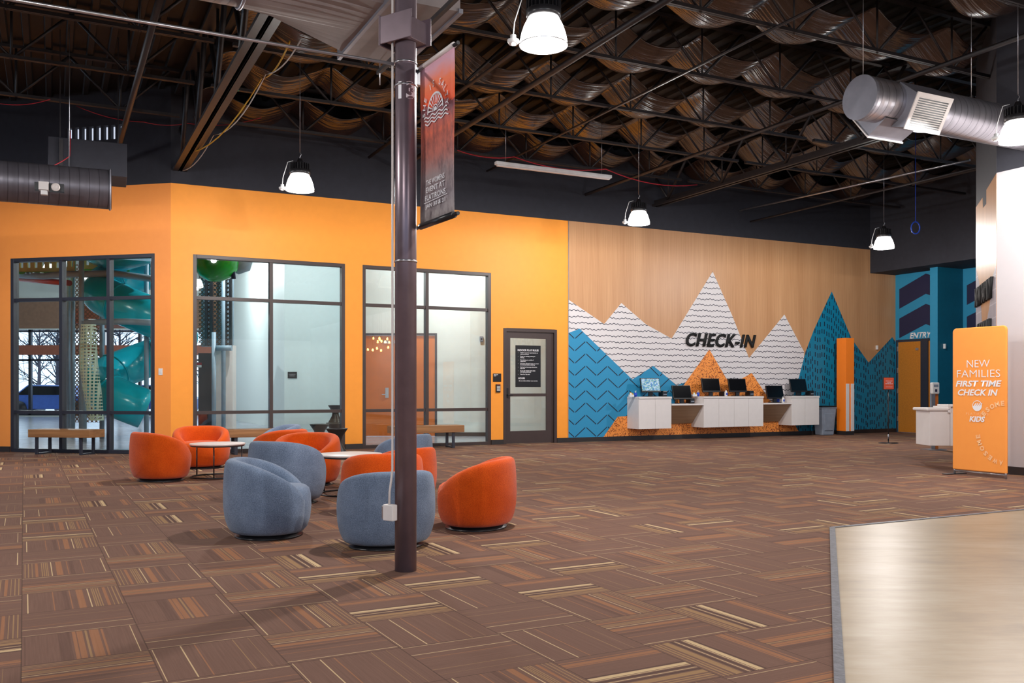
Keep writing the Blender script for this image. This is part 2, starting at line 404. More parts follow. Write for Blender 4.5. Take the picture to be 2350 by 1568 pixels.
struct(wall_cells(1.90, AM, 0, HT, [W2, W3, D1], y0=BW).obj('wall_back', 'orange_paint', rz=AW))
struct(MB().box(1.90, AE+.4, BW, BW+.2, HT, TOP).obj('wall_back_upper', 'black_paint', rz=AW))
# wall with mural: wood film, mountains
mats = ['wood_wall', 'mural_waves', 'mural_dashes', 'mural_chevron', 'mural_squiggle']
mb = MB().box(AM, AE, BW, BW+.2, 0, HT, 0)
def polyw(pts, off, mi):
    P = [onwall(*p) for p in pts]; P = [(a, max(z, .1)) for a, z in P]
    mb.prism_xz(P, BW-off, BW+.01, mi)
polyw([(1304.2, 1030), (1304.2, 687.7), (1386.4, 743.9), (1426, 695.6), (1483, 745), (1541.4, 777.3), (1635.5, 623.3), (1680, 724), (1718.8, 822), (1800, 722), (1845, 807), (1845, 1010)], .002, 1)
polyw([(1795, 1010), (1832, 871), (1848.7, 807.5), (1867.5, 758), (1881.7, 727.3), (1908.6, 669.3), (1954, 777.7), (1993.2, 832.5), (2047.3, 774), (2054.8, 785), (2054.8, 1000)], .004, 2)
polyw([(1304.2, 1030), (1304.2, 764.5), (1330.2, 754.6), (1450.7, 871.2), (1499.4, 840.2), (1553, 885), (1575, 877), (1600, 920), (1600, 1020)], .006, 3)
polyw([(1385, 1020), (1417.4, 956.4), (1545, 950), (1550, 915), (1569, 884), (1627.5, 802.4), (1672.3, 879), (1690, 900), (1703.3, 868.6), (1724.7, 856.5), (1767, 920), (1815, 960), (1832, 1010)], .008, 4)
struct(mb.obj('wall_mural', mats, rz=AW, fix=False))
struct(MB().box(AM, AE, BW-.022, BW, 0, .1).box(D1[1], AM, BW-.022, BW, 0, .1).box(W3[1], D1[0], BW-.022, BW, 0, .1).box(W2[1], W3[0], BW-.022, BW, 0, .1).box(1.9, W2[0], BW-.022, BW, 0, .1).obj('baseboard_back', 'baseboard', rz=AW))
struct(MB().box(AM-.006, AM+.006, BW-.012, BW, .1, HT).obj('trim_2', 'silver', rz=AW))
# left wall
W1 = (onleft(24)[0], onleft(355)[0], 0, 3.615)
CL = (onleft(150)[0], onleft(283)[0], 5.72, 5.98)
struct(wall_cells(-14, 0, 0, HT, [W1]).obj('wall_left', 'orange_paint_left', loc=P0, rz=AL))
struct(wall_cells(-14, 0, HT, TOP, [CL]).obj('wall_left_upper', 'black_paint', loc=P0, rz=AL))
struct(MB().box(-14, W1[0], -.022, 0, 0, .1).box(W1[1], 0, -.022, 0, 0, .1).obj('baseboard_left', 'baseboard', loc=P0, rz=AL))
mb = MB().box(CL[0], CL[1], .12, .14, CL[2], CL[3], 0)
for i in range(9): x = CL[0]+i*(CL[1]-CL[0])/8; mb.box(x-.03, x+.03, .02, .1, CL[2], CL[3], 1)
struct(mb.obj('daylight_gap', ['daylight_glow', 'black_paint'], loc=P0, rz=AL))  # emissive panel stands in for daylight through the gap at the roof edge
# glazed openings
def glazing(name, hole, y0, mull, trans, frame, loc=(0, 0, 0), rz=0):
    x0, x1, z0, z1 = hole; w = .065
    root = struct(empty(name, loc, rz))
    f = MB(); f.box(x0, x0+w, y0, y0+.14, z0, z1); f.box(x1-w, x1, y0, y0+.14, z0, z1)
    f.box(x0+w, x1-w, y0, y0+.14, z1-w, z1); f.box(x0+w, x1-w, y0, y0+.14, z0, z0+w)
    f.obj('window_frame', frame, root, bevel=.004)
    for x in mull: MB().box(x-w/2, x+w/2, y0+.01, y0+.13, z0+w, z1-w).obj('mullion', frame, root)
    xs = [x0+w]+[x for x in mull]+[x1-w]
    for z in trans:
        for i in range(len(xs)-1):
            l = xs[i]+(w/2 if i else 0); r = xs[i+1]-(w/2 if i < len(xs)-2 else 0)
            MB().box(l, r, y0+.02, y0+.12, z-.03, z+.03).obj('transom', frame, root)
    zs = [z0+w]+list(trans)+[z1-w]
    for i in range(len(xs)-1):
        for j in range(len(zs)-1):
            l = xs[i]+(w/2 if i else 0); r = xs[i+1]-(w/2 if i < len(xs)-2 else 0)
            b = zs[j]+(.03 if j else 0); t = zs[j+1]-(.03 if j < len(zs)-2 else 0)
            MB().box(l, r, y0+.068, y0+.074, b, t).obj('pane', 'glass', root)
    return root
ZT = [.745, 2.835]
glazing('window_1', W1, 0.0, [onleft(138)[0], onleft(247)[0]], ZT, 'dark_frame', P0, AL)
glazing('window_2', W2, BW+.0, [onwall(623)[0]], ZT, 'brown_frame', rz=AW)
glazing('window_3', W3, BW+.0, [onwall(981)[0]], ZT, 'brown_frame', rz=AW)
# entrance door to the play room
dr = struct(empty('door_1', (0, 0, 0), AW)); x0, x1, _, z1 = D1; y = BW
MB().box(x0, x0+.07, y-.01, y+.16, 0, z1).box(x1-.07, x1, y-.01, y+.16, 0, z1).box(x0+.07, x1-.07, y-.01, y+.16, z1-.07, z1).obj('door_frame', 'brown_frame', dr, bevel=.004)
lx0, lx1, lz1 = x0+.075, x1-.075, z1-.075; gx0, gx1 = onwall(1172.5)[0], onwall(1256)[0]; gz0, gz1 = onwall(1220, 989)[1], onwall(1220, 777)[1]; bz = onwall(1220, 906.5)[1]
lf = wall_cells(lx0, lx1, .01, lz1, [(gx0, gx1, gz0, gz1)], .045, y0=y+.03)
lf.box(gx0, gx1, y+.035, y+.07, bz-.035, bz+.03)
leaf = lf.obj('door_leaf', 'brown_frame', dr)
MB().box(gx0, gx1, y+.05, y+.056, gz0, gz1).obj('pane', 'glass', leaf)
hx = onwall(1164)[0]
MB().box(hx-.035, hx+.035, y+.005, y+.03, .99, 1.2).box(hx, hx+.12, y-.045, y-.025, 1.03, 1.055).box(hx-.01, hx+.015, y-.045, y+.005, 1.03, 1.055).obj('door_handle', 'black_plastic', leaf, bevel=.004)
# poster on the door glass
px0, px1 = onwall(1185)[0], onwall(1243)[0]; pzt, pzb = onwall(1214, 793)[1], onwall(1214, 889)[1]
pc_, pw, ph = (px0+px1)/2, px1-px0, pzt-pzb
po = empty('rules_poster', W(pc_, BW+.045, pzb), AW, 'black indoor play rules poster taped on the glass of the brown door', 'poster')
MB().box(-pw/2, pw/2, -.002, .002, 0, ph).obj('sheet', 'poster_black', po)
text('INDOOR PLAY RULES', 'lettering', 'white_ink', po, width=pw*.83, loc=(0, -.004, ph*.885), bold=.02)
yy = ph*.82
for ls in (['Children must be supervised by an', 'adult at all times.'], ['Please no running, pushing or', 'shoving.'], ['No climbing on outside of', 'equipment'], ['No shoes allowed in play area, must', 'be removed before entering.'], ['No food or beverages allowed in', 'play area'], ['PLAY AT YOUR OWN RISK', '(no liability assumed)'], ['Have fun. Play safe.']):
    text('•', 'lettering', 'white_ink', po, size=.03, loc=(-pw*.4, -.004, yy), align='LEFT')
    for q, l in enumerate(ls):
        text(l, 'lettering', 'white_ink', po, size=.0305, loc=(-pw*.31, -.004, yy-q*.028), align='LEFT', bold=.015)
    yy -= .077 if len(ls) > 1 else .06
text('HOURS', 'lettering', 'white_ink', po, width=pw*.26, loc=(-pw*.26, -.004, ph*.215), bold=.02)
text('30 mins before & after every service', 'lettering', 'white_ink', po, width=pw*.74, loc=(0, -.004, ph*.15), bold=.015)
# sign, keypad by the door; switch on the left wall; thermostats
def plate(name, px, py, w, h, mat, label, cat, b=BW, d=.02, extra=None):
    a, z = onwall(px, py, b); r = empty(name, W(a, b, z-h/2), AW, label, cat)
    MB().box(-w/2, w/2, -d, 0, 0, h).obj('plate', mat, r, bevel=.004)
    if extra: extra(r)
    return r
plate('room_sign', 1140.5, 867, .19, .175, 'poster_black', 'small dark room sign reading indoor play left of the brown door', 'sign', d=.012,
      extra=lambda r: (text('INDOOR', 'lettering', 'white_ink', r, width=.1, loc=(-.03, -.014, .15), bold=.02), text('PLAY', 'lettering', 'white_ink', r, width=.06, loc=(-.05, -.014, .125), bold=.02)))
def keys(r):
    mb = MB()
    for i in range(3):
        for j in range(4): mb.box(-.036+i*.028, -.016+i*.028, -.036, -.03, .03+j*.03, .048+j*.03)
    mb.obj('keys', 'white_plastic', r); MB().box(-.03, .03, -.034, -.028, .155, .165).obj('status_light', 'cable_red', r)
plate('door_keypad', 1142.5, 891.5, .1, .175, 'black_plastic', 'black access keypad on the orange wall below the small sign', 'keypad', d=.03, extra=keys)
plate('wall_sensor', 2010.5, 798, .035, .11, 'white_plastic', 'slim white sensor on the wood mural wall above the blue peaks', 'sensor', d=.06)
s_, z_ = onleft(369, 853.5); sw = empty('light_switch', P0+Vector((math.cos(AL)*s_, math.sin(AL)*s_, z_-.06)), AL, 'white switch plate on the left orange wall beside the big window', 'switch')
MB().box(-.04, .04, -.012, 0, 0, .12).obj('plate', 'white_plastic', sw, bevel=.003); MB().box(-.012, .012, -.02, -.01, .04, .08).obj('rocker', 'white_lam', sw)
# CHECK-IN letters
az0, zz0 = onwall(1573, 798); az1, _ = onwall(1733); zt = onwall(1650, 766)[1]; zb_ = onwall(1650, 797)[1]
o = text('CHECK-IN', 'wall_lettering', 'matte_black', width=az1-az0, height=zt-zb_, loc=W((az0+az1)/2, BW-.012, (zt+zb_)/2), rz=AW, shear=.28, bold=.025, ext=.03, space=1.12)
tag(o, 'raised black CHECK-IN letters on the mountain mural', 'lettering')
# ------------------------------------------------------------------ entry wing on the right
Wy = BW
def abwall(name, a, b0, b1, z0, z1, mat, th=.15, side=1):     # wall running along b at constant a, room face at a
    return struct(MB().box(a, a+th*side, min(b0, b1), max(b0, b1), z0, z1).obj(name, mat, rz=AW))
ZS = 4.24
eb = AE+.0
DE0, DE1 = 15.93, 16.96                                  # door leaves along b (far leaf nearest the mural)
# entry wall: room face at a = eb, spans b from wall down to 15
def ray_a(px, a):                                        # b where the view column px meets plane of constant a
    k = (px-CX)/F; return a*(CA-k*SA)/(SA+k*CA)
def zray(px, py, a): b = ray_a(px, a); return EYE-(py-HY)/F*(a*SA+b*CA)
dl0, dl1 = ray_a(2060, eb), ray_a(2113, eb)              # first leaf
ls = dl0-dl1; zd = zray(2086, 784, eb)
dl2 = ray_a(2129.5, eb); fa0 = eb-.46; fb0 = ray_a(2152, fa0); dl3 = fb0+.23
struct(MB().box(eb, eb+.15, dl0, BW+.2, 0, ZS).box(eb, eb+.15, fb0+.05, dl0, zd+.06, ZS).obj('wall_entry', 'light_blue', rz=AW))
door = struct(empty('door_2', (0, 0, 0), AW))
MB().box(eb-.01, eb+.12, dl0, dl0+.05, 0, zd+.05).box(eb-.01, eb+.12, dl2, dl1, 0, zd+.05).box(eb-.01, eb+.12, dl1, dl0, zd, zd+.05).box(eb-.01, eb+.12, dl3, dl2, zd, zd+.05).obj('door_frame', 'dark_frame', door)
for p, q in ((dl1, dl0), (dl3, dl2)):
    lf = MB().box(eb+.02, eb+.06, p+.004, q-.004, .01, zd-.003).obj('door_leaf', 'entry_wood', door)
    MB().box(eb-.005, eb+.02, p+.08, p+.16, zd-.24, zd-.18).obj('door_closer', 'silver', lf)
    for hz in ((.3, 1.05, 1.6, zd-.25) if p == dl1 else ()): MB().box(eb-.012, eb+.02, q-.012, q+.018, hz, hz+.13).obj('hinge', 'silver', lf)
# chevrons painted on entry walls
def chevrons(name, a, b_left, b_peak, zs, sl, h, b_right=None):
    mb = MB(); br = b_right if b_right is not None else b_peak-(b_left-b_peak)
    for z in zs:
        mid = (b_left-b_peak)*sl; zr = z-abs(b_peak-br)*sl
        L = [(b_left, z-mid-h), (b_left, z-mid), (b_peak, z), (br, zr), (br, zr-h), (b_peak, z-h)]
        n = 6; vs = [(a-.004, b, q) for b, q in L]+[(a+.001, b, q) for b, q in L]
        mb.add(vs, [tuple(range(n)), tuple(range(n, 2*n))[::-1]]+[(i, (i+1) % n, (i+1) % n+n, i+n) for i in range(n)])
    return struct(mb.obj(name, 'navy', rz=AW))
bl, bp = ray_a(2064, eb), ray_a(2125, eb)
zp1, zp2 = zray(2125, 628, eb), zray(2125, 697.5, eb); zl1 = zray(2064, 664, eb); sl = (zp1-zl1)/(bl-bp); hh = zray(2064, 664, eb)-zray(2064, 709, eb)
chevrons('trim_3', eb, bl, bp, (zp1, zp2), sl, hh, fb0+.23)
e0, e1 = ray_a(2088, eb), ray_a(2139, eb); ze = zray(2113, 769.5, eb)
o = text('ENTRY', 'wall_lettering', 'white_ink', width=e0-e1, height=.155, loc=W(eb-.006, (e0+e1)/2, ze), rz=AW-PI/2, shear=.25, bold=.03, ext=.008)
tag(o, 'white ENTRY letters over the orange door', 'lettering')
# fin wall (pillar) in front of the entry wall
fa1 = onwall(2210, HY, fb0)[0]
struct(MB().box(fa0, fa1, fb0, fb0+.22, 0, ZS, 0).obj('wall_fin', 'dark_teal', rz=AW))
struct(MB().box(fa0-.006, fa0, fb0, fb0+.22, 0, ZS).obj('fin_lit_face', 'light_blue', rz=AW))  # thin sheet giving the fin's lit side a painted brighter tone
struct(MB().box(fa1, fa1+.15, fb0-6, fb0, 0, ZS).obj('wall_entry_far', 'light_blue', rz=AW))
bl2 = ray_a(2219, fa1); zq1, zq2 = zray(2219, 655, fa1), zray(2219, 727, fa1)
chevrons('trim_5', fa1, bl2, bl2-.9, (zq1+.9*sl, zq2+.9*sl), sl, zray(2219, 655, fa1)-zray(2219, 700, fa1))
plate('wall_sensor', 2165.5, 795, .035, .12, 'white_plastic', 'slim white sensor on the dark teal wall right of the entry door', 'sensor', b=fb0, d=.06)
# black soffit over the entry
asf = onwall(1997)[0]
struct(MB().box(asf, asf+8, BW-7.0, BW-.001, ZS, TOP).obj('ceiling_soffit', 'black_paint', rz=AW))
# projecting wall with the family sign, white wall
RX = Vector((6.81, 12.8, 0)); AR = math.atan2(-.936, -.351); LR = 2.28
# local x from the far edge (0) to the near edge (LR); face towards -y
RF = RX+Vector((.351, .936, 0))*LR
mb = MB().box(0, LR, 0, .2, 0, 6.55, 0)
def rl(px, py):                                          # point on that wall
    k = (px-CX)/F; c, s = math.cos(AR), math.sin(AR); t = (k*RF.y-RF.x)/(c-k*s); Y = RF.y+s*t
    return t, EYE-(py-HY)/F*Y
P = [rl(*p) for p in ((2240, 1060), (2240, 476), (2255, 454), (2256, 478), (2264, 468), (2264, 436), (2287, 398), (2287, 1085))]
P[0] = (0, .1); P[-1] = (LR, .1); P[1] = (0, P[1][1]); P[-2] = (LR, P[-2][1])
mb.prism_xz(P, -.003, .01, 1)
for q in (((2240.3, 615), (2250, 660), (2254, 740), (2256, 790), (2256, 1000), (2240.3, 1000)), ((2286.5, 610), (2277, 640), (2272, 700), (2264, 745), (2262, 1000), (2286.5, 1000))):
    mb.prism_xz([rl(*p) for p in q], -.005, .01, 2)
struct(mb.obj('wall_right', ['black_paint', 'wood_wall', 'brick_print'], loc=RF, rz=AR, fix=False))
t0, t1 = rl(2243.5, 680), rl(2281, 660)
o = text('NEW FAMILY', 'wall_lettering', 'matte_black', width=t1[0]-t0[0], height=.30, loc=RF+Vector((math.cos(AR), math.sin(AR), 0))*((t0[0]+t1[0])/2)+Vector((-.936, .351, 0))*.006+Vector((0, 0, (rl(2244, 686)[1]+rl(2281, 657)[1])/2)), rz=AR, shear=.2, bold=.03, ext=.04)
tag(o, 'raised black NEW FAMILY letters on the wood strip beside the white wall', 'lettering')
o = text('CHECK-IN', 'wall_lettering', 'matte_black', width=(t1[0]-t0[0])*.8, height=.30, loc=RF+Vector((math.cos(AR), math.sin(AR), 0))*((t0[0]+t1[0])/2)+Vector((-.936, .351, 0))*.006+Vector((0, 0, (rl(2262, 745)[1])-.1)), rz=AR, shear=.2, bold=.03, ext=.04)
tag(o, 'raised black letters half hidden above the orange banner top', 'lettering')
AWt = AW-PI/2
struct(MB().box(0, 20, .0, .2, 0, 4.22).obj('wall_right_white', 'white_wall', loc=RX, rz=AWt))
struct(MB().box(0, 20, .004, .2, 4.22, 6.55).obj('wall_right_upper', 'black_paint', loc=RX, rz=AWt))
struct(MB().box(0, 20, -.02, 0, 0, .11).obj('baseboard_right', 'baseboard', loc=RX, rz=AWt))
# ------------------------------------------------------------------ roof
mb = MB(); x = -20.0; vs, fs = [], []
prof = []
while x < 30: prof += [(x, 6.62), (x+.09, 6.62), (x+.11, 6.56), (x+.19, 6.56), (x+.21, 6.62)]; x += .3
for (a, z) in prof: vs += [(a, -12, z), (a, 44, z)]
fs = [(2*i, 2*i+1, 2*i+3, 2*i+2) for i in range(len(prof)-1)]
mb.add(vs, fs); mb.box(-20, 30, -12, 44, 6.66, 6.8)
struct(mb.obj('ceiling', 'deck', rz=AW, fix=False))
JB = [16.2, 14.35, 12.5, 10.65, 8.8, 6.95, 5.1]
GA = [2.05, 12.45, 22.9]
PAN = 1.5; ZB, ZTc = 5.75, 6.5
def web_mesh(name, dx, z0, z1, w=.022):
    d = Vector((dx, 0, z1-z0)); L = d.length
    mb = MB(); mb.tube([(0, 0, z0), (dx, 0, z1)], w, 4); return mb.mesh(name, 'black_steel')
vm, dm1, dm2 = web_mesh('web', 0, ZB, ZTc, .018), web_mesh('web', PAN/2, ZB, ZTc), web_mesh('web', -PAN/2, ZB, ZTc)
rowname = ['row nearest the wall', 'second row from the wall', 'third row out', 'fourth row out', 'fifth row out', 'sixth row out', 'row nearest the viewer']
bayname = ['left of the column', 'between the two trusses', 'in the right bay']
def joist(b, a0, a1, label, phase=8.5):
    r = empty('steel_joist', W(0, b), AW, label, 'roof joist', 'open web roof joists')
    ch = MB().box(a0, a1, -.035, -.005, ZB, ZB+.045).box(a0, a1, .005, .035, ZB, ZB+.045); ch.obj('bottom_chord', 'black_steel', r)
    MB().box(a0, a1, -.04, .04, ZTc, ZTc+.05).obj('top_chord', 'black_steel', r)
    k = math.ceil((a0-phase)/PAN+.3)
    while phase+k*PAN < a1-.3:
        for me in (vm, dm1, dm2):
            o = bpy.data.objects.new('web', me); COL.objects.link(o); o.parent = r; o.location = (phase+k*PAN, 0, 0)
        k += 1
AR1 = 19.2
for i, b in enumerate(JB):
    joist(b, GA[0]+.1, GA[1]-.1 if b > 8.6 else 11.75, 'black open web joist %s, %s' % (bayname[1], rowname[i]))
    if b > 10: joist(b, GA[1]+.1, AR1, 'black open web joist %s, %s' % (bayname[2], rowname[i]))
    joist(b, -9, GA[0]-.14, 'black open web joist %s, %s' % (bayname[0], rowname[i]))
def girder(a, b0, b1, zb, label, wd=.11):
    r = empty('roof_girder', W(a, 0), AW, label, 'roof truss'); zt = 6.5
    MB().box(-wd-.012, -.012, b0, b1, zb, zb+.05).box(.012, wd+.012, b0, b1, zb, zb+.05).box(-.03, -.012, b0, b1, zb, zb+.14).box(.012, .03, b0, b1, zb, zb+.14).obj('bottom_chord', 'black_steel', r)
    MB().box(-.09, .09, b0, b1, zt-.05, zt).obj('top_chord', 'black_steel', r)
    n = 0; b = b1-.5
    while b > b0+1:
        MB().tube([(0, b, zb+.05), (0, b, zt)], .02, 4).obj('web', 'black_steel', r)
        for s in (-1, 1): MB().tube([(.03*s, b, zb+.05), (.03*s, b+s*.92, zt)], .038, 4).obj('web', 'black_steel', r)
        b -= 1.85; n += 1
    return r
girder(GA[0], -4, BW, 5.09, 'deep black roof truss ending at the orange wall corner')
girder(GA[1], 10.15, BW, 5.38, 'deep black roof truss ending above the wood mural wall', .08)
# draped cloth strips
def drape(b, a0, a1, label, wid=1.0, sag=.31, zt=6.40):
    k0 = math.floor((a0-8.5)/PAN); mb = MB(); NX = 12; NY = 5; vs = []; fs = []; cols = 0
    k = k0; xs = []
    while 8.5+k*PAN < a1-.05:
        sg = sag*random.uniform(.8, 1.12); sk = random.uniform(-.12, .12)
        for i in range(NX):
            f = i/NX; a = 8.5+(k+f)*PAN
            if a < a0 or a > a1: continue
            xs.append((a, f, sg, sk))
        k += 1
    for (a, f, sg, sk) in xs:
        for j in range(NY+1):
            v = j/NY; ff = max(0, min(1, f+sk*(v-.5)*math.sin(PI*f)))
            s_ = 4*ff*(1-ff); z = zt-s_*(sg*(.9+.2*v)+.15*math.sin(PI*v))+.012*math.sin(a*9+v*4)
            vs.append((a, v*wid+.03*math.sin(a*4.2)+.03, z))
    n = NY+1
    fs = [(i*n+j, i*n+j+1, (i+1)*n+j+1, (i+1)*n+j) for i in range(len(xs)-1) for j in range(NY)]
    mb.add(vs, fs, 0, True); o = mb.obj('draped_cloth', 'drape', loc=W(0, b), rz=AW)
    s = o.modifiers.new('thick', 'SOLIDIFY'); s.thickness = .012
    b_ = o.modifiers.new('sub', 'SUBSURF'); b_.levels = b_.render_levels = 1
    tag(o, label, 'drape', 'brown cloth strips sagging between the roof joists')
for i, b in enumerate(JB):
    drape(b, GA[0]+.2, GA[1]-.2 if b > 8.6 else 11.7, 'brown cloth strip sagging %s, %s' % (bayname[1], rowname[i]))
    if b > 10: drape(b, GA[1]+.2, AR1, 'brown cloth strip sagging %s, %s' % (bayname[2], rowname[i]))
# braces, pipes and conduits under the roof
def bar(name, p, q, r, mat, label, cat, n=8, sy=1, group=None):
    o = MB().tube([p, q], r, n, sy=sy).obj(name, mat); return tag(o, label, cat, group)
bar('sprinkler_pipe', W(6.2, BW-.1, 5.58), W(6.2, 3, 5.58), .042, 'black_steel', 'black sprinkler pipe crossing under the joists right of the column', 'pipe')
bar('roof_brace', W(5.55, BW-.1, 5.72), W(5.55, 3, 5.72), .035, 'black_steel', 'flat black brace left of the long sprinkler pipe', 'brace', 4)
bar('roof_brace', W(8.1, BW-.1, 5.72), W(8.1, 3, 5.72), .022, 'black_steel', 'thin black brace over the hanging strip light', 'brace', 4)
bar('roof_brace', W(10.5, BW-.1, 5.46), W(10.5, 3, 5.46), .035, 'black_steel', 'straight black brace just left of the right deep truss', 'brace', 4)
bar('roof_brace', W(17.0, 14, 5.7), W(17.0, 3, 5.7), .03, 'black_steel', 'black brace crossing behind the silver round duct', 'brace', 4)
bar('roof_pipe', W(15.2, BW-.1, 5.25), W(15.2, 9, 5.25), .022, 'black_steel', 'thin dark pipe low under the roof by the entry', 'pipe')
bar('roof_pipe', W(1.0, 17.9, 5.24), W(1.0, 9.3, 5.24), .042, 'black_steel', 'dark pipe slanting down to the left orange wall', 'pipe')
P1 = Vector(((1697-CX)/F*22.1, 22.1, 5.5)); P2 = Vector(((2226-CX)/F*17.2, 17.2, 5.5))
bar('steel_conduit', P1, P2, .022, 'silver', 'bare silver conduit reaching the top of the right wall', 'conduit')
cb = AB(-.70, 5.97)
bar('steel_conduit', W(cb[0]-.08, cb[1], 3.31), W(cb[0]-7.5, cb[1], 3.31), .011, 'silver', 'thin bare conduit leaving the round column to the left', 'conduit')
# loose cables
def cable(pts, r, mat, label):
    P = [Vector(p) for p in pts]; out = []
    for i in range(len(P)-1):
        for k in range(8):
            t = k/8; q = P[i].lerp(P[i+1], t); q.z -= (P[i+1]-P[i]).length*.06*4*t*(1-t); out.append(q)
    out.append(P[-1]); tag(MB().tube(out, r, 5).obj('hanging_cable', mat), label, 'cable')
def at(px, py, Y): return ((px-CX)/F*Y, Y, EYE-(py-HY)/F*Y)
cable([at(0, 238, 13), at(115, 228, 13)], .007, 'cable_red', 'short red cable at the left edge under the roof')
cable([at(175, 243, 15), at(330, 280, 15.5), at(430, 283, 16), at(600, 270, 16)], .007, 'cable_red', 'red cable swagging across the dark left roof bay')
cable([at(162, 300, 13), at(160, 358, 12.6), at(85, 388, 12), at(104, 415, 11.75)], .006, 'cable_red', 'red cable dropping to the speaker on the dark duct')
cable([at(1050, 345, 17), at(1180, 360, 17.5), at(1390, 388, 18), at(1600, 424, 19)], .012, 'cable_red', 'red cable above the hanging strip light')
cable([at(405, 375, 16), at(425, 350, 15.6), at(600, 180, 12), at(665, 95, 10.4)], .01, 'cable_yellow', 'yellow cable tied along the left truss')
cable([at(420, 392, 16), at(490, 310, 14.4), at(610, 170, 11.6), at(690, 92, 10.2)], .008, 'cable_white', 'grey cable tied along the right side of the left truss')
cable([at(545, 195, 12.4), at(520, 205, 12.4), at(522, 212, 12.3), at(548, 207, 12.3)], .012, 'cable_green', 'green cable loop under the left truss')
tag(MB().tube([at(2101+10*math.sin(t*.55), 523+14*math.cos(t*.55), 18) for t in range(30)], .012, 5).tube([at(2101, 509, 18), at(2101, 470, 18), (at(2101, 509, 18)[0], 18, 6.6)], .006, 5).obj('cable_coil', 'cable_blue'), 'small coil of blue cable hanging near the entry', 'cable')
# ------------------------------------------------------------------ high bay lamps
def make_lamp():
    r = empty('high_bay_lamp')
    # origin at the centre of the lower rim
    prof = [(.205, 0), (.203, .04), (.19, .10), (.168, .165), (.142, .215), (.132, .235)]
    shade = MB().lathe(prof+[(.126, .235)], 40).obj('lamp_shade', 'lamp_glow', r, fix=False)
    MB().tube([(.206*math.cos(2*PI*k/40), .206*math.sin(2*PI*k/40), .003) for k in range(40)], .005, 6, closed=True).obj('shade_rim', 'silver', shade)
    h = MB().lathe([(.10, .235), (.145, .235), (.15, .26), (.15, .30), (.12, .31), (.12, .40), (.05, .42), (.03, .47), (0, .47)], 28)
    for k in range(24): t = 2*PI*k/24; h.box(.12, .15, -.003, .003, .30, .39, T=Matrix.Rotation(t, 4, 'Z'))
    hs = h.obj('housing', 'stool_black', r)
    MB().tube([(0, 0, .46), (0, 0, .50), (.02, 0, .53), (0, 0, .56)], .006, 6).obj('hook', 'silver', hs)
    MB().tube([(0, 0, .56), (0, 0, 2.46)], .004, 5).obj('cable', 'silver', r)
    s = MB().lathe([(0, -.02), (.035, -.02), (.05, 0), (.05, .02), (.025, .03), (.025, .06), (0, .06)], 20, c=(-.26, 0, .03))
    s.tube([(-.26, 0, .08), (-.25, 0, .2), (-.18, 0, .42), (-.1, 0, .44)], .005, 6).tube([(-.21, 0, .03), (-.26, 0, .03)], .01, 6).obj('sensor', 'white_plastic', r)
    l = bpy.data.lights.new('lamp_bulb', 'POINT'); l.energy = LAMP_W; l.shadow_soft_size = .06; l.color = (1, .965, .93)
    lo = bpy.data.objects.new('lamp_bulb', l); COL.objects.link(lo); lo.location = (0, 0, -.02); lo.parent = r
    return r
lamp = make_lamp()
LP = [((.27, 7.8), 4.13, 'big bright lamp hanging nearest, right of the column'), ((-3.12, 13.4), 4.10, 'lit lamp hanging in front of the orange wall left of the column'),
      ((2.38, 17.1), 4.27, 'lit lamp hanging at the top of the mural, right of the strip light'), ((7.8, 19.1), 4.12, 'farthest lit lamp hanging in front of the black soffit'),
      ((6.0, 10.8), 4.12, 'bright lamp cut by the right picture edge below the silver duct'),
      ((-5.4, 4.8), 4.12, None), ((-8.4, 12.3), 4.12, None), ((3.3, 2.0), 4.12, None), ((9.0, 5.0), 4.12, None), ((-2.4, -1.0), 4.12, None), ((6.2, -3.8), 4.12, None)]
for i, (p, z, lb) in enumerate(LP):
    r = lamp if i == 0 else copy_tree(lamp)
    r.location = (p[0], p[1], z); tag(r, lb or ['lit lamp left of the picture beside the armchairs', 'lit lamp left of the picture near the left wall', 'lit lamp above the viewer to the right', 'lit lamp right of the picture over the concrete', 'lit lamp behind the viewer, left one', 'lit lamp behind the viewer, right one'][i-5], 'lamp', 'high bay lamps under the roof')
    if i == 1:
        pass
# strip light
a_, b_ = AB(-.29, 16.0)
sl_ = empty('strip_light', W(a_, b_, 5.12), AW, 'white unlit strip light hanging level under the roof before the mural', 'strip light')
MB().box(0, 2.4, -.05, .05, 0, .06).obj('housing', 'white_plastic', sl_, bevel=.01)
MB().box(.03, 2.37, -.03, .03, -.025, 0).obj('lamp_tube', 'white_lam', sl_, bevel=.008)
for q in (.2, 2.2): MB().tube([(q, 0, .06), (q, 0, 1.2)], .004, 5).obj('hanger', 'silver', sl_)
# ------------------------------------------------------------------ ducts
# silver round duct on the right
dR = .26; o0 = Vector(at(1974, 224, 10.9)); a8, b8 = AB(o0.x, o0.y)
du = empty('round_duct', o0, AW, 'large silver spiral duct hanging at the upper right', 'duct')
def cyl(x0, x1, r, n=40, mi=0): 
    return MB().add([(x, r*math.cos(2*PI*k/n), r*math.sin(2*PI*k/n)) for x in [x0+(x1-x0)*i/6 for i in range(7)] for k in range(n)], [(i*n+k, i*n+(k+1) % n, (i+1)*n+(k+1) % n, (i+1)*n+k) for i in range(6) for k in range(n)], mi, True)
cyl(0, 3.27, dR).obj('duct_shell', 'spiral_bright', du, fix=False)
c = MB().add([(-.012, (dR+.004)*math.cos(2*PI*k/40), (dR+.004)*math.sin(2*PI*k/40)) for k in range(40)]+[(.03, (dR+.004)*math.cos(2*PI*k/40), (dR+.004)*math.sin(2*PI*k/40)) for k in range(40)], [tuple(range(40))]+[(k, (k+1) % 40, (k+1) % 40+40, k+40) for k in range(40)])
c.obj('end_cap', 'galv', du)
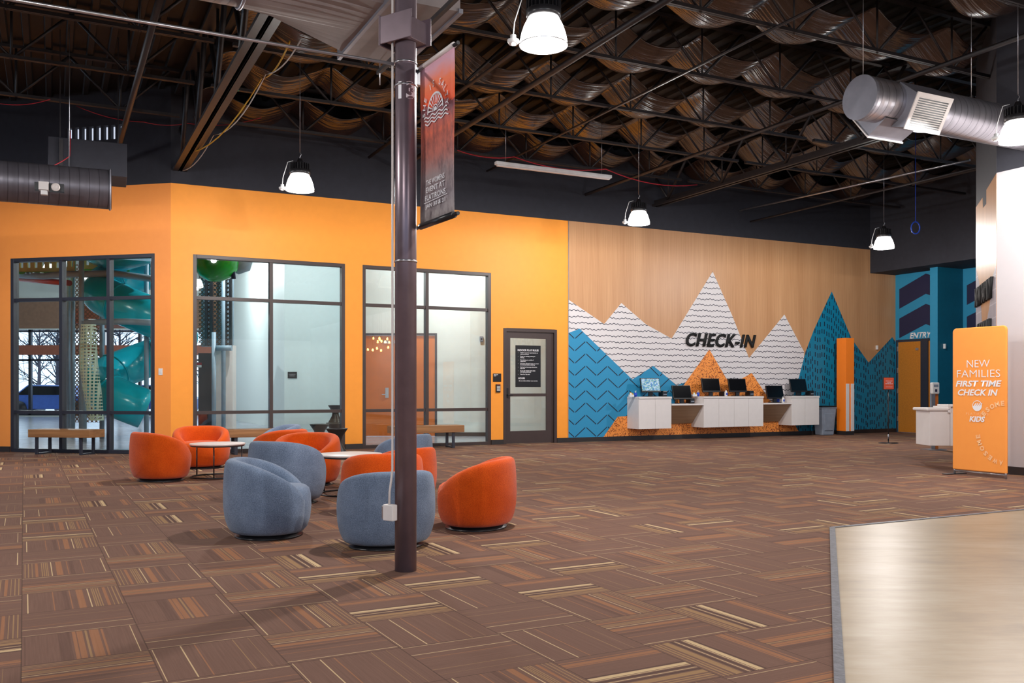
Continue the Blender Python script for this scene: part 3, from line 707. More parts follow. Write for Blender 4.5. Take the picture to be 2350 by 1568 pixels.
def collar(x0, x1, ang, name_reg=True):
    T = Matrix.Rotation(ang, 4, 'X')                     # outlet points to local -y before rotation
    hw = (x1-x0)/2; mb = MB()
    mb.add([(x0-.02, -.05, -.27), (x1+.02, -.05, -.27), (x1+.02, -.05, .27), (x0-.02, -.05, .27), (x0, -.36, -.2), (x1, -.36, -.2), (x1, -.36, .2), (x0, -.36, .2)], [(0, 1, 5, 4), (1, 2, 6, 5), (2, 3, 7, 6), (3, 0, 4, 7), (4, 5, 6, 7)], 0, False, T)
    o = mb.obj('outlet_box', 'galv', du)
    f = MB(); f.box(x0-.02, x1+.02, -.375, -.36, .17, .22, T=T); f.box(x0-.02, x1+.02, -.375, -.36, -.22, -.17, T=T); f.box(x0-.02, x0+.03, -.375, -.36, -.17, .17, T=T); f.box(x1-.03, x1+.02, -.375, -.36, -.17, .17, T=T)
    f.box(x0+.03, x1-.03, -.364, -.362, -.17, .17, 1, T=T)
    for i in range(13):
        z = -.16+i*.0265; f.box(x0+.03, x1-.03, -.376, -.366, z, z+.011, T=T)
    f.obj('grille', ['white_lam', 'black_plastic'], o)
collar(.50, 1.08, R(28)); collar(.30, .88, R(140))
for q in (.05, 2.0): MB().tube([(q, 0, dR), (q, 0, 1.9)], .005, 5).obj('hanger', 'silver', du)
# dark duct on the left
o1 = Vector(at(256, 436, 12.0)); dr_ = .255
du = empty('round_duct', o1, AW-R(3), 'dark spiral duct ending in front of the left orange wall', 'duct')
cyl(-7, 0, dr_).obj('duct_shell', 'spiral_dark', du, fix=False)
MB().tube([(-.02, (dr_+.006)*math.cos(2*PI*k/40), (dr_+.006)*math.sin(2*PI*k/40)) for k in range(40)], .012, 6, closed=True).obj('end_ring', 'galv', du)
MB().add([(-.05, dr_*math.cos(2*PI*k/40), dr_*math.sin(2*PI*k/40)) for k in range(40)], [tuple(range(40))]).obj('end_cap', 'duct_grey', du)
for q in (-.5, -3): MB().tube([(q, 0, dr_), (q, 0, 2.1)], .004, 5).obj('hanger', 'silver', du)
sp = empty('alarm_speaker', at(115, 429, 11.05), AW-R(3), 'small white strobe and round horn mounted on the dark left duct', 'alarm')
MB().box(-.125, -.015, -.03, .06, -.045, .055).obj('strobe_box', 'white_lam', sp, bevel=.004); MB().box(-.1, -.03, -.02, .06, -.1, -.05).obj('label_plate', 'white_plastic', sp)
MB().lathe([(0, 0), (.045, 0), (.05, .015), (.035, .02), (.03, .012), (.015, .02), (0, .02)], 24, T=Matrix.Translation((.06, 0, .0)) @ Matrix.Rotation(R(90), 4, 'X')).obj('horn', 'table_top', sp)
MB().box(-.17, .15, .02, .12, -.04, .05).obj('bracket', 'stool_black', sp)
# duct boxes over the left duct
ob = Vector(at(110, 360, 13.5))
bo = empty('duct_box', ob, AW-R(3), 'black sheet metal box hung above the dark left duct', 'duct box')
MB().box(0, 1.08, 0, .8, -.20, .31).obj('box_shell', 'black_paint', bo, bevel=.01); MB().box(.15, .2, -.03, 0, -.25, .28).box(.15, .165, .1, .115, .3, 1.95).box(.95, .965, .1, .115, .3, 1.95).obj('hanger_rail', 'black_steel', bo)
# big transition duct at the top
TR = W(0, 0, 4.6); aC, bC = AB(-1.77, 9.35)              # far left corner of the box underside
du = empty('transition_duct', W(aC, bC, 4.6), AW, 'large grey duct box widening from a round duct, cut by the top edge', 'duct')
L_b = 1.58; La = .66
MB().box(0, La, -L_b, 0, 0, .95).obj('duct_box_shell', 'duct_grey', du)
MB().box(-.02, .015, -L_b-.02, .02, -.03, .98).obj('flange', 'galv', du)
MB().box(La-.02, La+.02, -L_b-.02, .02, -.02, .02).box(La-.02, La+.02, -.02, .02, 0, .95).obj('corner_trim', 'galv', du)
n = 40; rc = .47; cz = .5; cy = -L_b/2; vs = []
sq = []
for k in range(n):
    t = 2*PI*k/n; c_, s_ = math.cos(t), math.sin(t); q = max(abs(c_)/(L_b/2), abs(s_)/.475); sq.append((c_/q, s_/q))
for (yy_, zz_) in sq: vs.append((0, cy+yy_, .475+zz_))
for k in range(n): t = 2*PI*k/n; vs.append((-1.1, cy+rc*math.cos(t), cz+rc*math.sin(t)))
MB().add(vs, [(k, (k+1) % n, (k+1) % n+n, k+n) for k in range(n)]).obj('transition_shell', 'duct_grey', du)
mb = MB(); vs = [(x, cy+rc*math.cos(2*PI*k/n), cz+rc*math.sin(2*PI*k/n)) for x in (-7, -5, -3, -1.1) for k in range(n)]
mb.add(vs, [(i*n+k, i*n+(k+1) % n, (i+1)*n+(k+1) % n, (i+1)*n+k) for i in range(3) for k in range(n)], 0, True); mb.obj('duct_shell', 'spiral_dark', du, fix=False)
MB().tube([(-1.12, cy+(rc+.01)*math.cos(2*PI*k/n), cz+(rc+.01)*math.sin(2*PI*k/n)) for k in range(n)], .018, 6, closed=True).obj('duct_clamp', 'galv', du)
q0 = Vector(at(868, 172, 9.5)); qa, qb = AB(q0.x, q0.y)
st = empty('strut_channel', q0, AW, 'dark strut channel hung below the big duct behind the column', 'strut')
MB().box(-.02, .02, -4, 0, 0, .04).obj('channel', 'black_steel', st)
for q in (-.05, -2.6): MB().tube([(0, q, -.12), (0, q, .16)], .006, 6).obj('threaded_rod', 'silver', st)
# ------------------------------------------------------------------ round column with banner and conduit
cxy = Vector((-.698, 5.98)); cr = .071
co = empty('steel_column', (cxy.x, cxy.y, 0), 0, 'round dark steel column standing in front of the armchairs', 'column')
mb = MB(); mb.lathe([(cr, 0), (cr, 5.0)], 40)
co_m = simple('column_paint', (128, 112, 120), .3, .5, var=.12, scale=6)
mb.obj('shaft', 'column_paint', co)
MB().lathe([(cr+.001, 0), (cr+.004, 0), (cr+.004, .012), (cr+.001, .015)], 40, c=(0, 0, 2.02)).obj('clamp_band', 'silver', co)
for z in (3.17, 3.32): MB().lathe([(cr+.001, 0), (cr+.004, 0), (cr+.004, .012), (cr+.001, .012)], 40, c=(0, 0, z)).obj('clamp_band', 'silver', co)
br = MB().box(-.13, .13, -.105, -.095, 3.45, 3.63, T=Matrix.Rotation(AW-R(60), 4, 'Z')).box(-.13, .13, .095, .105, 3.45, 3.63, T=Matrix.Rotation(AW-R(60), 4, 'Z'))
br.box(-.1, .1, -.095, .095, 3.46, 3.6, T=Matrix.Rotation(AW-R(60), 4, 'Z')).box(-.14, -.13, -.11, .11, 3.44, 3.64, T=Matrix.Rotation(AW-R(60), 4, 'Z'))
br.obj('bracket_box', 'column_steel' if 'column_steel' in M else 'column_paint', co, bevel=.003)
text('13', 'number', 'white_ink', co, height=.115, wrap=cr+.0015, loc=(0, 0, 3.135), rz=R(12), bold=.03)
# conduit and socket
cd = empty('outlet_conduit', (cxy.x, cxy.y, 0), 0, 'pale electrical conduit with socket box fixed to the left of the column', 'conduit')
sx_ = -cr-.012; sy_ = -.03
MB().tube([(sx_, sy_, 5.0), (sx_, sy_, .67), (sx_-.006, sy_-.012, .6), (sx_-.016, sy_-.02, .52), (sx_-.018, sy_-.022, .42)], .0075, 10).obj('pipe', 'table_top', cd)
sb = MB().box(-.043, .043, -.02, .03, 0, .105, T=Matrix.Translation((sx_-.015, sy_-.03, .335)) @ Matrix.Rotation(R(-35), 4, 'Z')).obj('socket_box', 'galv_box' if 'galv_box' in M else 'white_lam', cd, bevel=.006)
MB().box(-.056, -.043, -.016, .026, .01, .095, T=Matrix.Translation((sx_-.015, sy_-.03, .335)) @ Matrix.Rotation(R(-35), 4, 'Z')).obj('cover_plate', 'silver', sb, bevel=.003)
s = MB()
for z in (.36, .4): s.lathe([(0, 0), (.014, 0), (.014, .004), (0, .004)], 16, T=Matrix.Translation((sx_-.015, sy_-.03, z+.008)) @ Matrix.Rotation(R(-35), 4, 'Z') @ Matrix.Translation((-.06, .005, 0)) @ Matrix.Rotation(R(90), 4, 'Y'))
s.obj('socket', 'white_plastic', sb)
# hanging banner
bA = R(-59.8); bl_ = Vector((-.603, 6.0, 2.26)); BWd, BH = .50, 1.04
ba = empty('hanging_banner', bl_, bA, 'tall printed banner hung from arms on the right of the column', 'banner')
vs = []; fs = []; NX, NZ = 10, 16
for i in range(NX+1):
    for j in range(NZ+1):
        x = BWd*i/NX; z = BH*j/NZ; vs.append((x, .006*math.sin(x*9+z*3)*math.sin(PI*j/NZ), z))
fs = [(i*(NZ+1)+j, (i+1)*(NZ+1)+j, (i+1)*(NZ+1)+j+1, i*(NZ+1)+j+1) for i in range(NX) for j in range(NZ)]
o = MB().add(vs, fs, 0, True).obj('cloth', 'banner_print', ba); s = o.modifiers.new('t', 'SOLIDIFY'); s.thickness = .002
for z, e in ((BH-.005, 0), (.0, 0)): MB().tube([(-.06, 0, z), (BWd+.05, 0, z)], .012, 10).obj('arm', 'stool_black', ba)
MB().tube([(.005, 0, -.0), (BWd-.005, 0, -.0)], .021, 12).obj('hem_sleeve', 'stool_black', ba)
MB().tube([(.005, 0, BH), (BWd-.005, 0, BH)], .018, 12).obj('hem_sleeve', 'table_top', ba)
MB().box(-.10, -.05, -.03, .03, BH-.09, BH+.03).obj('arm_bracket', 'silver', ba, bevel=.004)
def ink(mb, name, mat='white_ink', parent=ba): return mb.obj(name, mat, parent, fix=False)
def arcband(mb, cx, cz, r0, r1, t0, t1, n=24, sxx=1, y=-.012):
    vs = []
    for i in range(n+1):
        t = t0+(t1-t0)*i/n; vs += [(cx+r0*math.cos(t)*sxx, y, cz+r0*math.sin(t)), (cx+r1*math.cos(t)*sxx, y, cz+r1*math.sin(t))]
    mb.add(vs, [(2*i, 2*i+1, 2*i+3, 2*i+2) for i in range(n)])
mb = MB(); sc, sz = .25, .70
arcband(mb, sc, sz, .105, .118, 0, PI, sxx=1.0); arcband(mb, sc, sz, .0, .026, 0, PI); arcband(mb, sc, sz, .035, .042, 0, PI)
for k in range(11):
    t = PI*(k+.5)/11; d = Vector((math.cos(t), math.sin(t))); nrm = Vector((-d.y, d.x))
    p, q = d*.05, d*.107; mb.add([(sc+p.x-nrm.x*.002, -.012, sz+p.y-nrm.y*.002), (sc+p.x+nrm.x*.002, -.012, sz+p.y+nrm.y*.002), (sc+q.x+nrm.x*.006, -.012, sz+q.y+nrm.y*.006), (sc+q.x-nrm.x*.006, -.012, sz+q.y-nrm.y*.006)], [(0, 1, 2, 3)])
for k in range(3):
    vs = []
    for i in range(25):
        x = sc-.17+.34*i/24+.01*k; z = sz-.022-.022*k+.008*math.sin(i*.9+k); vs += [(x, -.012, z), (x, -.012, z+.009)]
    mb.add(vs, [(2*i, 2*i+2, 2*i+3, 2*i+1) for i in range(24)])
ink(mb, 'sunrise_emblem')
word = 'SHE IS SALTY'
for i, chh in enumerate(word):
    if chh == ' ': continue
    t = PI*1.0-(PI*1.0)*(i)/(len(word)-1); r_ = .17
    text(chh, 'lettering', 'white_ink', ba, height=.042, loc=(sc+r_*math.cos(t), -.012, sz+.01+r_*math.sin(t)), rot=t-PI/2, bold=.01)
for s_, w_, z_ in (('THE WOMENS', .27, .262), ('EVENT AT', .27, .215), ('FLATIRONS', .30, .165), ('JAN 30 & 31', .29, .108)):
    text(s_, 'lettering', 'white_ink', ba, width=w_, height=.034, loc=(.25, -.012, z_), bold=.01)
ink(MB().add([(.08, -.012, .134), (.42, -.012, .14), (.42, -.012, .144), (.08, -.012, .138)], [(0, 1, 2, 3)]), 'underline')
# ------------------------------------------------------------------ armchairs
def make_chair(fab, Wd, Dp, H, name='tub_armchair'):
    r = empty(name); T = .115
    phis = [-157, -156, -153, -148, -141, -133, -126]+list(range(-120, 121, 8))+[126, 133, 141, 148, 153, 156, 157]
    secs = []
    for ph in phis:
        a = abs(ph); t = max(0, (a-15)/137); h = .35+(H-.35)*(1-t**2.3)
        e = max(0, (a-139)/18); c = math.sqrt(max(0, 1-e*e))*.97+.03
        pts = [(.80, 0, .035), (.875, 0, .065), (.945, 0, .13), (.985, 0, .21), (1.0, 0, .3), (.99, 0, (.3+h)/2), (.965, 0, h-.06)]
        pts = [(s, o_, min(z, h-.05)) for s, o_, z in pts]
        pts += [(.955, .005, h-.025), (.95, .025, h-.004), (.95, T/2, h), (.95, T-.025, h-.006), (.95, T, h-.04), (.955, T+.01, (h+.34)/2), (.95, T+.02, .3), (.85, T, .1), (.80, T, .035)]
        sec = []
        for s_, off, z in pts:
            rx, ry = Wd/2*s_-off, Dp/2*s_-off
            x, y = rx*math.sin(R(ph)), ry*math.cos(R(ph)); sec.append(Vector((x, y, z)))
        mid = Vector((sum(p.x for p in sec)/len(sec), sum(p.y for p in sec)/len(sec), 0))
        zc_ = (h+.035)/2
        sec = [Vector((mid.x+(p.x-mid.x)*c, mid.y+(p.y-mid.y)*c, zc_+(p.z-zc_)*(.86+.14*c))) for p in sec]
        secs.append(sec)
    n = len(secs[0]); vs = [p for s_ in secs for p in s_]; L = len(secs)
    fs = [(i*n+k, (i+1)*n+k, (i+1)*n+(k+1) % n, i*n+(k+1) % n) for i in range(L-1) for k in range(n)]
    fs += [tuple(range(n)), tuple((L-1)*n+k for k in range(n))[::-1]]
    MB().add(vs, fs, 0, True).obj('backrest', fab, r, sub=1)
    # seat
    prof = [(.80, .035), (.90, .07), (.97, .14), (1, .24), (.985, .33), (.95, .375), (.86, .40), (.6, .41), (.3, .412), (0, .412)]
    N = 36; vs, fs = [], []
    for rr_, z in prof:
        for k in range(N):
            t = 2*PI*k/N; sx_ = Wd/2-.095; x = sx_*rr_*math.cos(t); y = math.sin(t)*rr_*((Dp/2-.1) if math.sin(t) > 0 else Dp/2*.94)
            sg = lambda v, p: math.copysign(abs(v)**p, v)
            x = sx_*rr_*sg(math.cos(t), .8); vs.append((x, y, z))
    for i in range(len(prof)-1):
        for k in range(N): fs.append((i*N+k, i*N+(k+1) % N, (i+1)*N+(k+1) % N, (i+1)*N+k))
    fs.append(tuple(range(N))[::-1])
    MB().add(vs, fs, 0, True).obj('seat_cushion', fab, r)
    MB().lathe([(1, .0), (1, .012), (.9, .02), (.9, .036), (0, .036)], 40, sx=Wd*.375, sy=Dp*.375).obj('swivel_base', 'stool_black', r, fix=False)
    return r
PO = {'o': make_chair('fabric_orange', .86, .74, .635), 'g': make_chair('fabric_grey', .82, .72, .63)}
used = set()
def chair(kind, x, y, face, label, sc=1.0):
    r = PO[kind] if kind not in used else copy_tree(PO[kind]); used.add(kind)
    r.location = (x, y, 0); r.rotation_euler = (0, 0, R(face)+PI/2)      # face: direction the sitter looks (deg, 0 = +x, 90 = away)
    r.scale = (sc, sc, sc)
    return tag(r, label, 'armchair', 'orange tub armchairs' if kind == 'o' else 'blue grey tub armchairs')
chair('o', -4.56, 11.82, 48, 'orange tub armchair leftmost of all, its back turned to the viewer')
chair('o', -4.66, 13.65, -72, 'orange tub armchair facing the viewer behind the left round table', .98)
chair('g', -3.62, 14.1, -150, 'blue grey tub armchair farthest back, only its pale rim showing')
chair('o', -3.20, 12.55, 150, 'orange tub armchair half hidden behind the front facing orange one right of the left table', 1.0)
chair('o', -2.55, 11.3, -98, 'orange tub armchair facing the viewer just left of the right round table')
chair('g', -2.36, 9.55, 62, 'blue grey tub armchair with its back to the viewer left of the right table', 1.04)
chair('g', -1.98, 7.42, 10, 'blue grey tub armchair in the left foreground turned to the right', 1.0)
chair('g', -.955, 6.93, 120, 'blue grey tub armchair directly behind the foot of the column', .93)
chair('o', -.31, 7.86, 170, 'orange tub armchair rightmost of all, turned to the left', .95)
chair('o', -1.24, 8.72, 112, 'orange tub armchair right behind the grey one at the column', .93)
chair('o', -1.16, 9.72, 140, 'orange tub armchair second behind the column, mostly hidden', .9)
chair('g', -1.36, 11.35, 150, 'blue grey tub armchair behind the column nearest the right bench')
# round tables
def make_table():
    r = empty('round_table'); rt = .36
    MB().lathe([(rt-.012, 0), (rt, .006), (rt, .02), (rt-.004, .024), (0, .024)], 48, c=(0, 0, .43)).obj('tabletop', 'table_top', r)
    MB().tube([((rt-.02)*math.cos(2*PI*k/48), (rt-.02)*math.sin(2*PI*k/48), .422) for k in range(48)], .009, 8, closed=True).obj('rim_ring', 'stool_black', r)
    MB().tube([((rt-.02)*math.cos(2*PI*k/48), (rt-.02)*math.sin(2*PI*k/48), .01) for k in range(48)], .01, 8, closed=True).obj('base_ring', 'stool_black', r)
    for d in (10, 130, 250):
        t = R(-90+d); x, y = (rt-.02)*math.cos(t), (rt-.02)*math.sin(t); MB().tube([(x, y, .01), (x, y, .42)], .009, 8).obj('leg', 'stool_black', r)
    return r
t1 = make_table(); t1.location = (-3.96, 12.25, 0); tag(t1, 'round side table beside the leftmost orange armchair', 'table', 'round side tables')
t2 = copy_tree(t1); t2.location = (-1.83, 10.3, 0); tag(t2, 'round side table just left of the column', 'table', 'round side tables')
# benches
def bench(x, y, rz, L, label, legs):
    r = empty('wooden_bench', (x, y, 0), rz, label, 'bench', 'wood beam benches along the windows')
    MB().box(0, L, 0, .42, .31, .45).obj('seat', 'wood_beam', r, bevel=.006)
    for q in legs:
        o = MB().box(q, q+.055, .03, .06, 0, .31).box(q, q+.055, .36, .39, 0, .31).box(q, q+.055, .06, .36, 0, .03)
        o.obj('leg', 'dark_frame', r, bevel=.003)
f1 = onleft(64)
s0, s1 = onleft(64)[0], onleft(222)[0]; c_, sn = math.cos(AL), math.sin(AL)
bp0 = P0+Vector((c_*s0, sn*s0, 0))+Vector((sn, -c_, 0))*.56
bp0 = Vector(((64-CX)/F*16.35, 16.35, 0))
bench(bp0.x, bp0.y, AL, 1.26, 'wooden beam bench before the big left window', (.12, 1.03))
a_ = onwall(515, HY, BW-.62)[0]; a2 = onwall(708, HY, BW-.62)[0]; p = W(a_, BW-.62)
bench(p.x, p.y, AW, a2-a_-.1, 'wooden beam bench mostly hidden behind orange armchairs', (.18, a2-a_-.4))
a_ = onwall(905, HY, BW-.62)[0]; a2 = onwall(1066, HY, BW-.62)[0]; p = W(a_, BW-.62)
bench(p.x, p.y, AW, a2-a_, 'wooden beam bench right of the column under the window', (.15, a2-a_-.25))
# ------------------------------------------------------------------ check-in counters
CD = .47; FB = BW-CD
def fa(px): return onwall(px, HY, FB)[0]
def counter(px0, px1, ztop, zbot, label, seams=()):
    a0, a1 = fa(px0), fa(px1); r = empty('checkin_counter', W(a0, FB, 0), AW, label, 'counter')
    L = a1-a0
    xs = [0]+[fa(s)-a0 for s in seams]+[L]
    MB().box(0, L, .02, CD-.012, zbot, ztop-.045).obj('cabinet_body', 'white_lam', r)
    for i in range(len(xs)-1): MB().box(xs[i]+.003, xs[i+1]-.003, 0, .019, zbot, ztop-.05).obj('front_panel', 'white_lam', r, bevel=.002)
    MB().box(-.005, L+.005, -.012, CD-.012, ztop-.045, ztop).obj('countertop', 'white_lam', r, bevel=.003)
    return a0, a1
zt_, zb2 = .995, .275
c1 = counter(1466, 1541, zt_, zb2, 'white wall hung counter block leftmost of the three', (1504,))
c2 = counter(1615, 1752, zt_, zb2, 'white wall hung counter block wide one in the middle', (1650, 1685, 1718))
c3 = counter(1817, 1880, zt_, zb2, 'white wall hung counter block rightmost beside the grey bin', (1848,))
def lowdesk(a0, a1, label):
    r = empty('low_desk', W(a0, FB, 0), AW, label, 'desk'); L = a1-a0
    MB().box(.006, L-.006, -.01, CD-.012, .795, .83).obj('desktop', 'white_lam', r, bevel=.002)
    vs = [(x, y_, z) for x in (.006, L-.006) for y_, z in ((.03, .794), (.05, .794), (CD-.03, .36), (CD-.05, .36))]
    MB().add(vs, [(0, 1, 2, 3), (7, 6, 5, 4), (0, 3, 7, 4), (1, 5, 6, 2), (0, 4, 5, 1), (3, 2, 6, 7)]).obj('front_panel', 'wood_panel', r)
lowdesk(c1[1], c2[0], 'lower desk with wood panel between left and middle counter blocks')
lowdesk(c2[1], c3[0], 'lower desk with wood panel between middle and right counter blocks')
def make_monitor(lit):
    r = empty('computer_monitor'); Wm, Hm = .50, .30; T = Matrix.Translation((0, 0, .10)) @ Matrix.Rotation(R(-14), 4, 'X')
    MB().box(-Wm/2, Wm/2, -.012, .025, 0, Hm+.03, T=T).obj('bezel', 'black_plastic', r, bevel=.004); bz = r.children[0]
    MB().box(-Wm/2+.014, Wm/2-.014, -.0145, -.0125, .035, Hm+.016, T=T).obj('screen', 'screen_on' if lit else 'screen_off', bz)
    MB().box(-.05, .05, .02, .06, .012, .2).obj('stand_neck', 'black_plastic', r); MB().box(-.13, .13, -.06, .12, 0, .014).obj('stand_base', 'black_plastic', r, bevel=.004)
    return r
ml, mo = make_monitor(True), make_monitor(False)
first = True
for px, z, lb in ((1493.5, zt_, 'lit computer monitor with colourful picture on the left counter'), (1565.5, .83, 'dark monitor on the left low desk'), (1632, zt_, 'dark monitor on the left half of the middle counter'),
                  (1693, zt_, 'dark monitor on the right half of the middle counter'), (1779, .83, 'dark monitor on the right low desk'), (1833, zt_, 'dark monitor on the right counter by the grey bin')):
    a = onwall(px, HY, BW-.28)[0]
    if 'lit' in lb[:4]: r = ml
    else: r = mo if first else copy_tree(mo); first = False
    sc_ = 1.0
    r.location = W(a, BW-.30, z+.001); r.rotation_euler = (0, 0, AW-R(4)); tag(r, lb, 'monitor', None if r is ml else 'dark monitors on the check-in desks')
def make_printer():
    r = empty('label_printer'); pb = MB().box(-.07, .07, -.09, .09, 0, .13).obj('printer_body', 'black_plastic', r, bevel=.015); MB().box(-.05, .05, -.095, -.088, .04, .06).obj('paper_slot', 'grey_plastic', pb); return r
pr = make_printer()
for i, (px, z, lb) in enumerate(((1521, zt_, 'small black label printer right of the lit monitor'), (1584, .83, 'small black label printer on the left low desk'), (1660, zt_, 'small black label printer between the two middle monitors'), (1720, zt_, 'small black label printer at the right end of the middle counter'), (1858, zt_, 'small black label printer on the right counter'))):
    r = pr if i == 0 else copy_tree(pr); r.location = W(onwall(px, HY, BW-.2)[0], BW-.2, z+.001); r.rotation_euler = (0, 0, AW); r.scale = (.9, 1, 1 if i != 2 else .9); tag(r, lb, 'printer', 'label printers on the check-in desks')
def small(name, px, z, fn, label, cat, b=BW-.33):
    a = onwall(px, HY, b)[0]; r = empty(name, W(a, b, z+.001), AW, label, cat); fn(r)
def cards(r): MB().box(-.06, .06, -.02, .03, 0, .05).obj('holder', 'white_plastic', r); MB().box(-.05, .0, -.012, 0, .03, .1).box(.01, .05, .0, .012, .03, .08).obj('cards', 'cable_yellow', r); MB().box(-.045, -.005, -.018, -.013, .05, .085).obj('card_front', 'white_ink', r)
def cup(r): MB().lathe([(.03, 0), (.038, .09), (.035, .09), (.028, .01), (0, .01)], 16).obj('cup_body', 'cable_blue', r); MB().tube([(0, 0, .02), (.015, 0, .14)], .004, 5).tube([(0, 0, .02), (-.015, 0, .13)], .004, 5).obj('pens', 'white_plastic', r)
small('card_holder', 1449, zt_, cards, 'small holder of white and yellow cards on the left counter end', 'card holder')
small('pen_cup', 1458.5, zt_, cup, 'blue pen cup beside the cards on the left counter', 'pen cup')
small('card_holder', 1594, zt_, cards, 'small holder of cards at the left end of the middle counter', 'card holder', BW-.25)
small('pen_cup', 1602, zt_, cup, 'blue pen cup at the left end of the middle counter', 'pen cup', BW-.22)
def bottle(r): MB().lathe([(.032, 0), (.034, .02), (.034, .1), (.012, .13), (.012, .15), (0, .15)], 16).obj('bottle_body', 'white_plastic', r); MB().box(-.02, .02, -.036, -.03, .03, .08).obj('bottle_label', 'cable_blue', r)
small('wipes_bottle', 1666, zt_, bottle, 'white bottle standing between the middle monitors', 'bottle')
small('wipes_bottle', 1797, .83, bottle, 'white bottle at the right end of the right low desk', 'bottle')
small('pen_cup', 1786, .83, cup, 'blue pen cup behind the white bottle on the right low desk', 'pen cup', BW-.15)
# trash can, orange gate pillar
xy = floor_at(1895, 999); tc = empty('trash_can', (xy[0], xy[1]+.1, 0), AW, 'grey plastic trash can right of the check-in counters', 'trash can')
def taper(w0, d0, w1, d1, z0, z1): return [(-w0, -d0, z0), (w0, -d0, z0), (w0, d0, z0), (-w0, d0, z0), (-w1, -d1, z1), (w1, -d1, z1), (w1, d1, z1), (-w1, d1, z1)]
BF = [(3, 2, 1, 0), (4, 5, 6, 7), (0, 1, 5, 4), (1, 2, 6, 5), (2, 3, 7, 6), (3, 0, 4, 7)]
MB().add(taper(.19, .13, .245, .17, 0, .68), BF).obj('bin_body', 'grey_plastic', tc, bevel=.02)
MB().box(-.255, .255, -.18, .18, .67, .70).obj('bin_rim', 'grey_plastic', tc, bevel=.008); MB().add(taper(.245, .17, .25, .175, .70, .74), BF).obj('bin_bag', 'stool_black', tc)
MB().add([(-.14, -.155, .12), (.14, -.155, .12), (.17, -.175, .55), (-.17, -.175, .55), (-.14, -.13, .12), (.14, -.13, .12), (.17, -.14, .55), (-.17, -.14, .55)], BF).obj('front_relief', 'grey_plastic', tc, bevel=.006)
aa, _ = onwall(1941, HY, BW-.55); gp = empty('gate_pillar', W(aa, BW-.55, 0), AW, 'square orange pillar with two white strips before the blue mountain', 'pillar')
MB().box(0, .29, 0, .3, .1, 2.46).obj('pillar_body', 'pillar_orange', gp, bevel=.003); MB().box(.0, .29, 0, .3, 0, .1).obj('plinth', 'baseboard', gp)
for q in (0.005, .175): MB().box(q, q+.105, -.012, 0, .1, 1.3).obj('white_strip', 'white_lam', gp)
# wipes dispenser, sign stand
sg = empty('sign_stand', (8.12, 19.65, 0), AW, 'slim black floor stand with small orange notice before the entry', 'sign stand')
MB().lathe([(.2, 0), (.2, .01), (.02, .02), (0, .02)], 32).obj('stand_base', 'stool_black', sg); MB().tube([(0, 0, .02), (0, 0, 1.16)], .011, 8).obj('pole', 'stool_black', sg); MB().tube([(0, 0, .1), (0, 0, .19)], .016, 8).obj('pole_collar', 'silver', sg)
MB().box(-.165, .165, -.012, .012, 1.15, 1.43).obj('frame', 'stool_black', sg); MB().box(-.148, .148, -.016, -.012, 1.167, 1.413).obj('notice', 'sign_orange', sg)
for s_, w_, z_ in (('EXPECTING FAMILIES', .2, 1.345), ('WELCOME', .12, 1.315), ('FIRST TIME CHECK IN', .22, 1.285), ('PLEASE SEE A VOLUNTEER', .2, 1.215)): text(s_, 'lettering', 'white_ink', sg, width=w_, loc=(0, -.018, z_), bold=.02)
ds = empty('sanitizer_stand', (at(2142, 890, 17.5)[0], 17.5, 0), AW-R(20), 'white hand sanitizer dispenser on a stand before the entry wall', 'dispenser')
MB().box(-.075, .075, -.09, .0, 1.08, 1.3).obj('dispenser_body', 'white_plastic', ds, bevel=.02); MB().box(-.045, .045, -.094, -.088, 1.21, 1.26).obj('window', 'grey_plastic', ds); MB().box(-.02, .02, -.096, -.09, 1.12, 1.17).obj('logo_patch', 'navy', ds)
MB().box(-.04, .04, .0, .03, .02, 1.1).obj('pole', 'silver', ds); MB().box(-.02, .12, .03, .045, .02, 1.29).obj('back_board', 'door_wood', ds); MB().box(-.18, .18, -.15, .15, 0, .02).obj('stand_base', 'silver', ds)
# white side desk at the right
Yd = 14.5; dk = empty('side_desk', (at(2131, 890, Yd)[0], Yd, 0), 0, 'white wall hung desk left of the orange floor banner', 'desk')
MB().box(.02, .34, 0, .5, .275, .83).obj('desk_body', 'white_lam', dk, bevel=.004); MB().box(.345, .76, -.0, .35, .275, .9).obj('desk_side_block', 'white_lam', dk)
MB().box(-.04, .34, -.03, .5, .83, .88).obj('desktop', 'white_lam', dk, bevel=.02); MB().box(.3, .76, -.03, .35, .9, .93).box(.3, .34, -.03, .5, .8, .9).obj('raised_ledge', 'white_lam', dk, bevel=.004)
# ------------------------------------------------------------------ orange floor banner
fb_ = Vector((6.14, 12.67, 0)); FA = math.atan2(-.899, .437); BWf = .81; z0b, z1b = .07, 2.02
fl = empty('floor_banner', fb_, FA, 'tall orange fabric banner for new families standing before the white wall', 'banner')
pl = []
rcn = .055
for cx_, cz_, t0_ in ((BWf-rcn, z1b-rcn, 0), (rcn, z1b-rcn, 90)):
    for k in range(7): t = R(t0_+k*15); pl.append((cx_+rcn*math.cos(t), cz_+rcn*math.sin(t)))
pl = [(BWf, z0b)]+pl+[(0, z0b)]
MB().prism_xz(pl, -.018, .018).obj('fabric_sleeve', 'banner_orange', fl, bevel=.012)
MB().tube([(.02, 0, .0), (.02, 0, .12)], .014, 10).obj('leg', 'silver', fl); MB().tube([(BWf-.02, 0, 0), (BWf-.02, 0, .12)], .014, 10).obj('leg', 'silver', fl)
MB().tube([(.02, 0, .05), (BWf-.02, 0, .05)], .01, 8).obj('cross_bar', 'silver', fl)
MB().box(-.02, .06, -.2, .2, 0, .012).obj('foot', 'stool_black', fl)
def fx(px): return (px-40)/(578-40)*BWf                 # crop pixels over the sleeve width
yo = -.0215
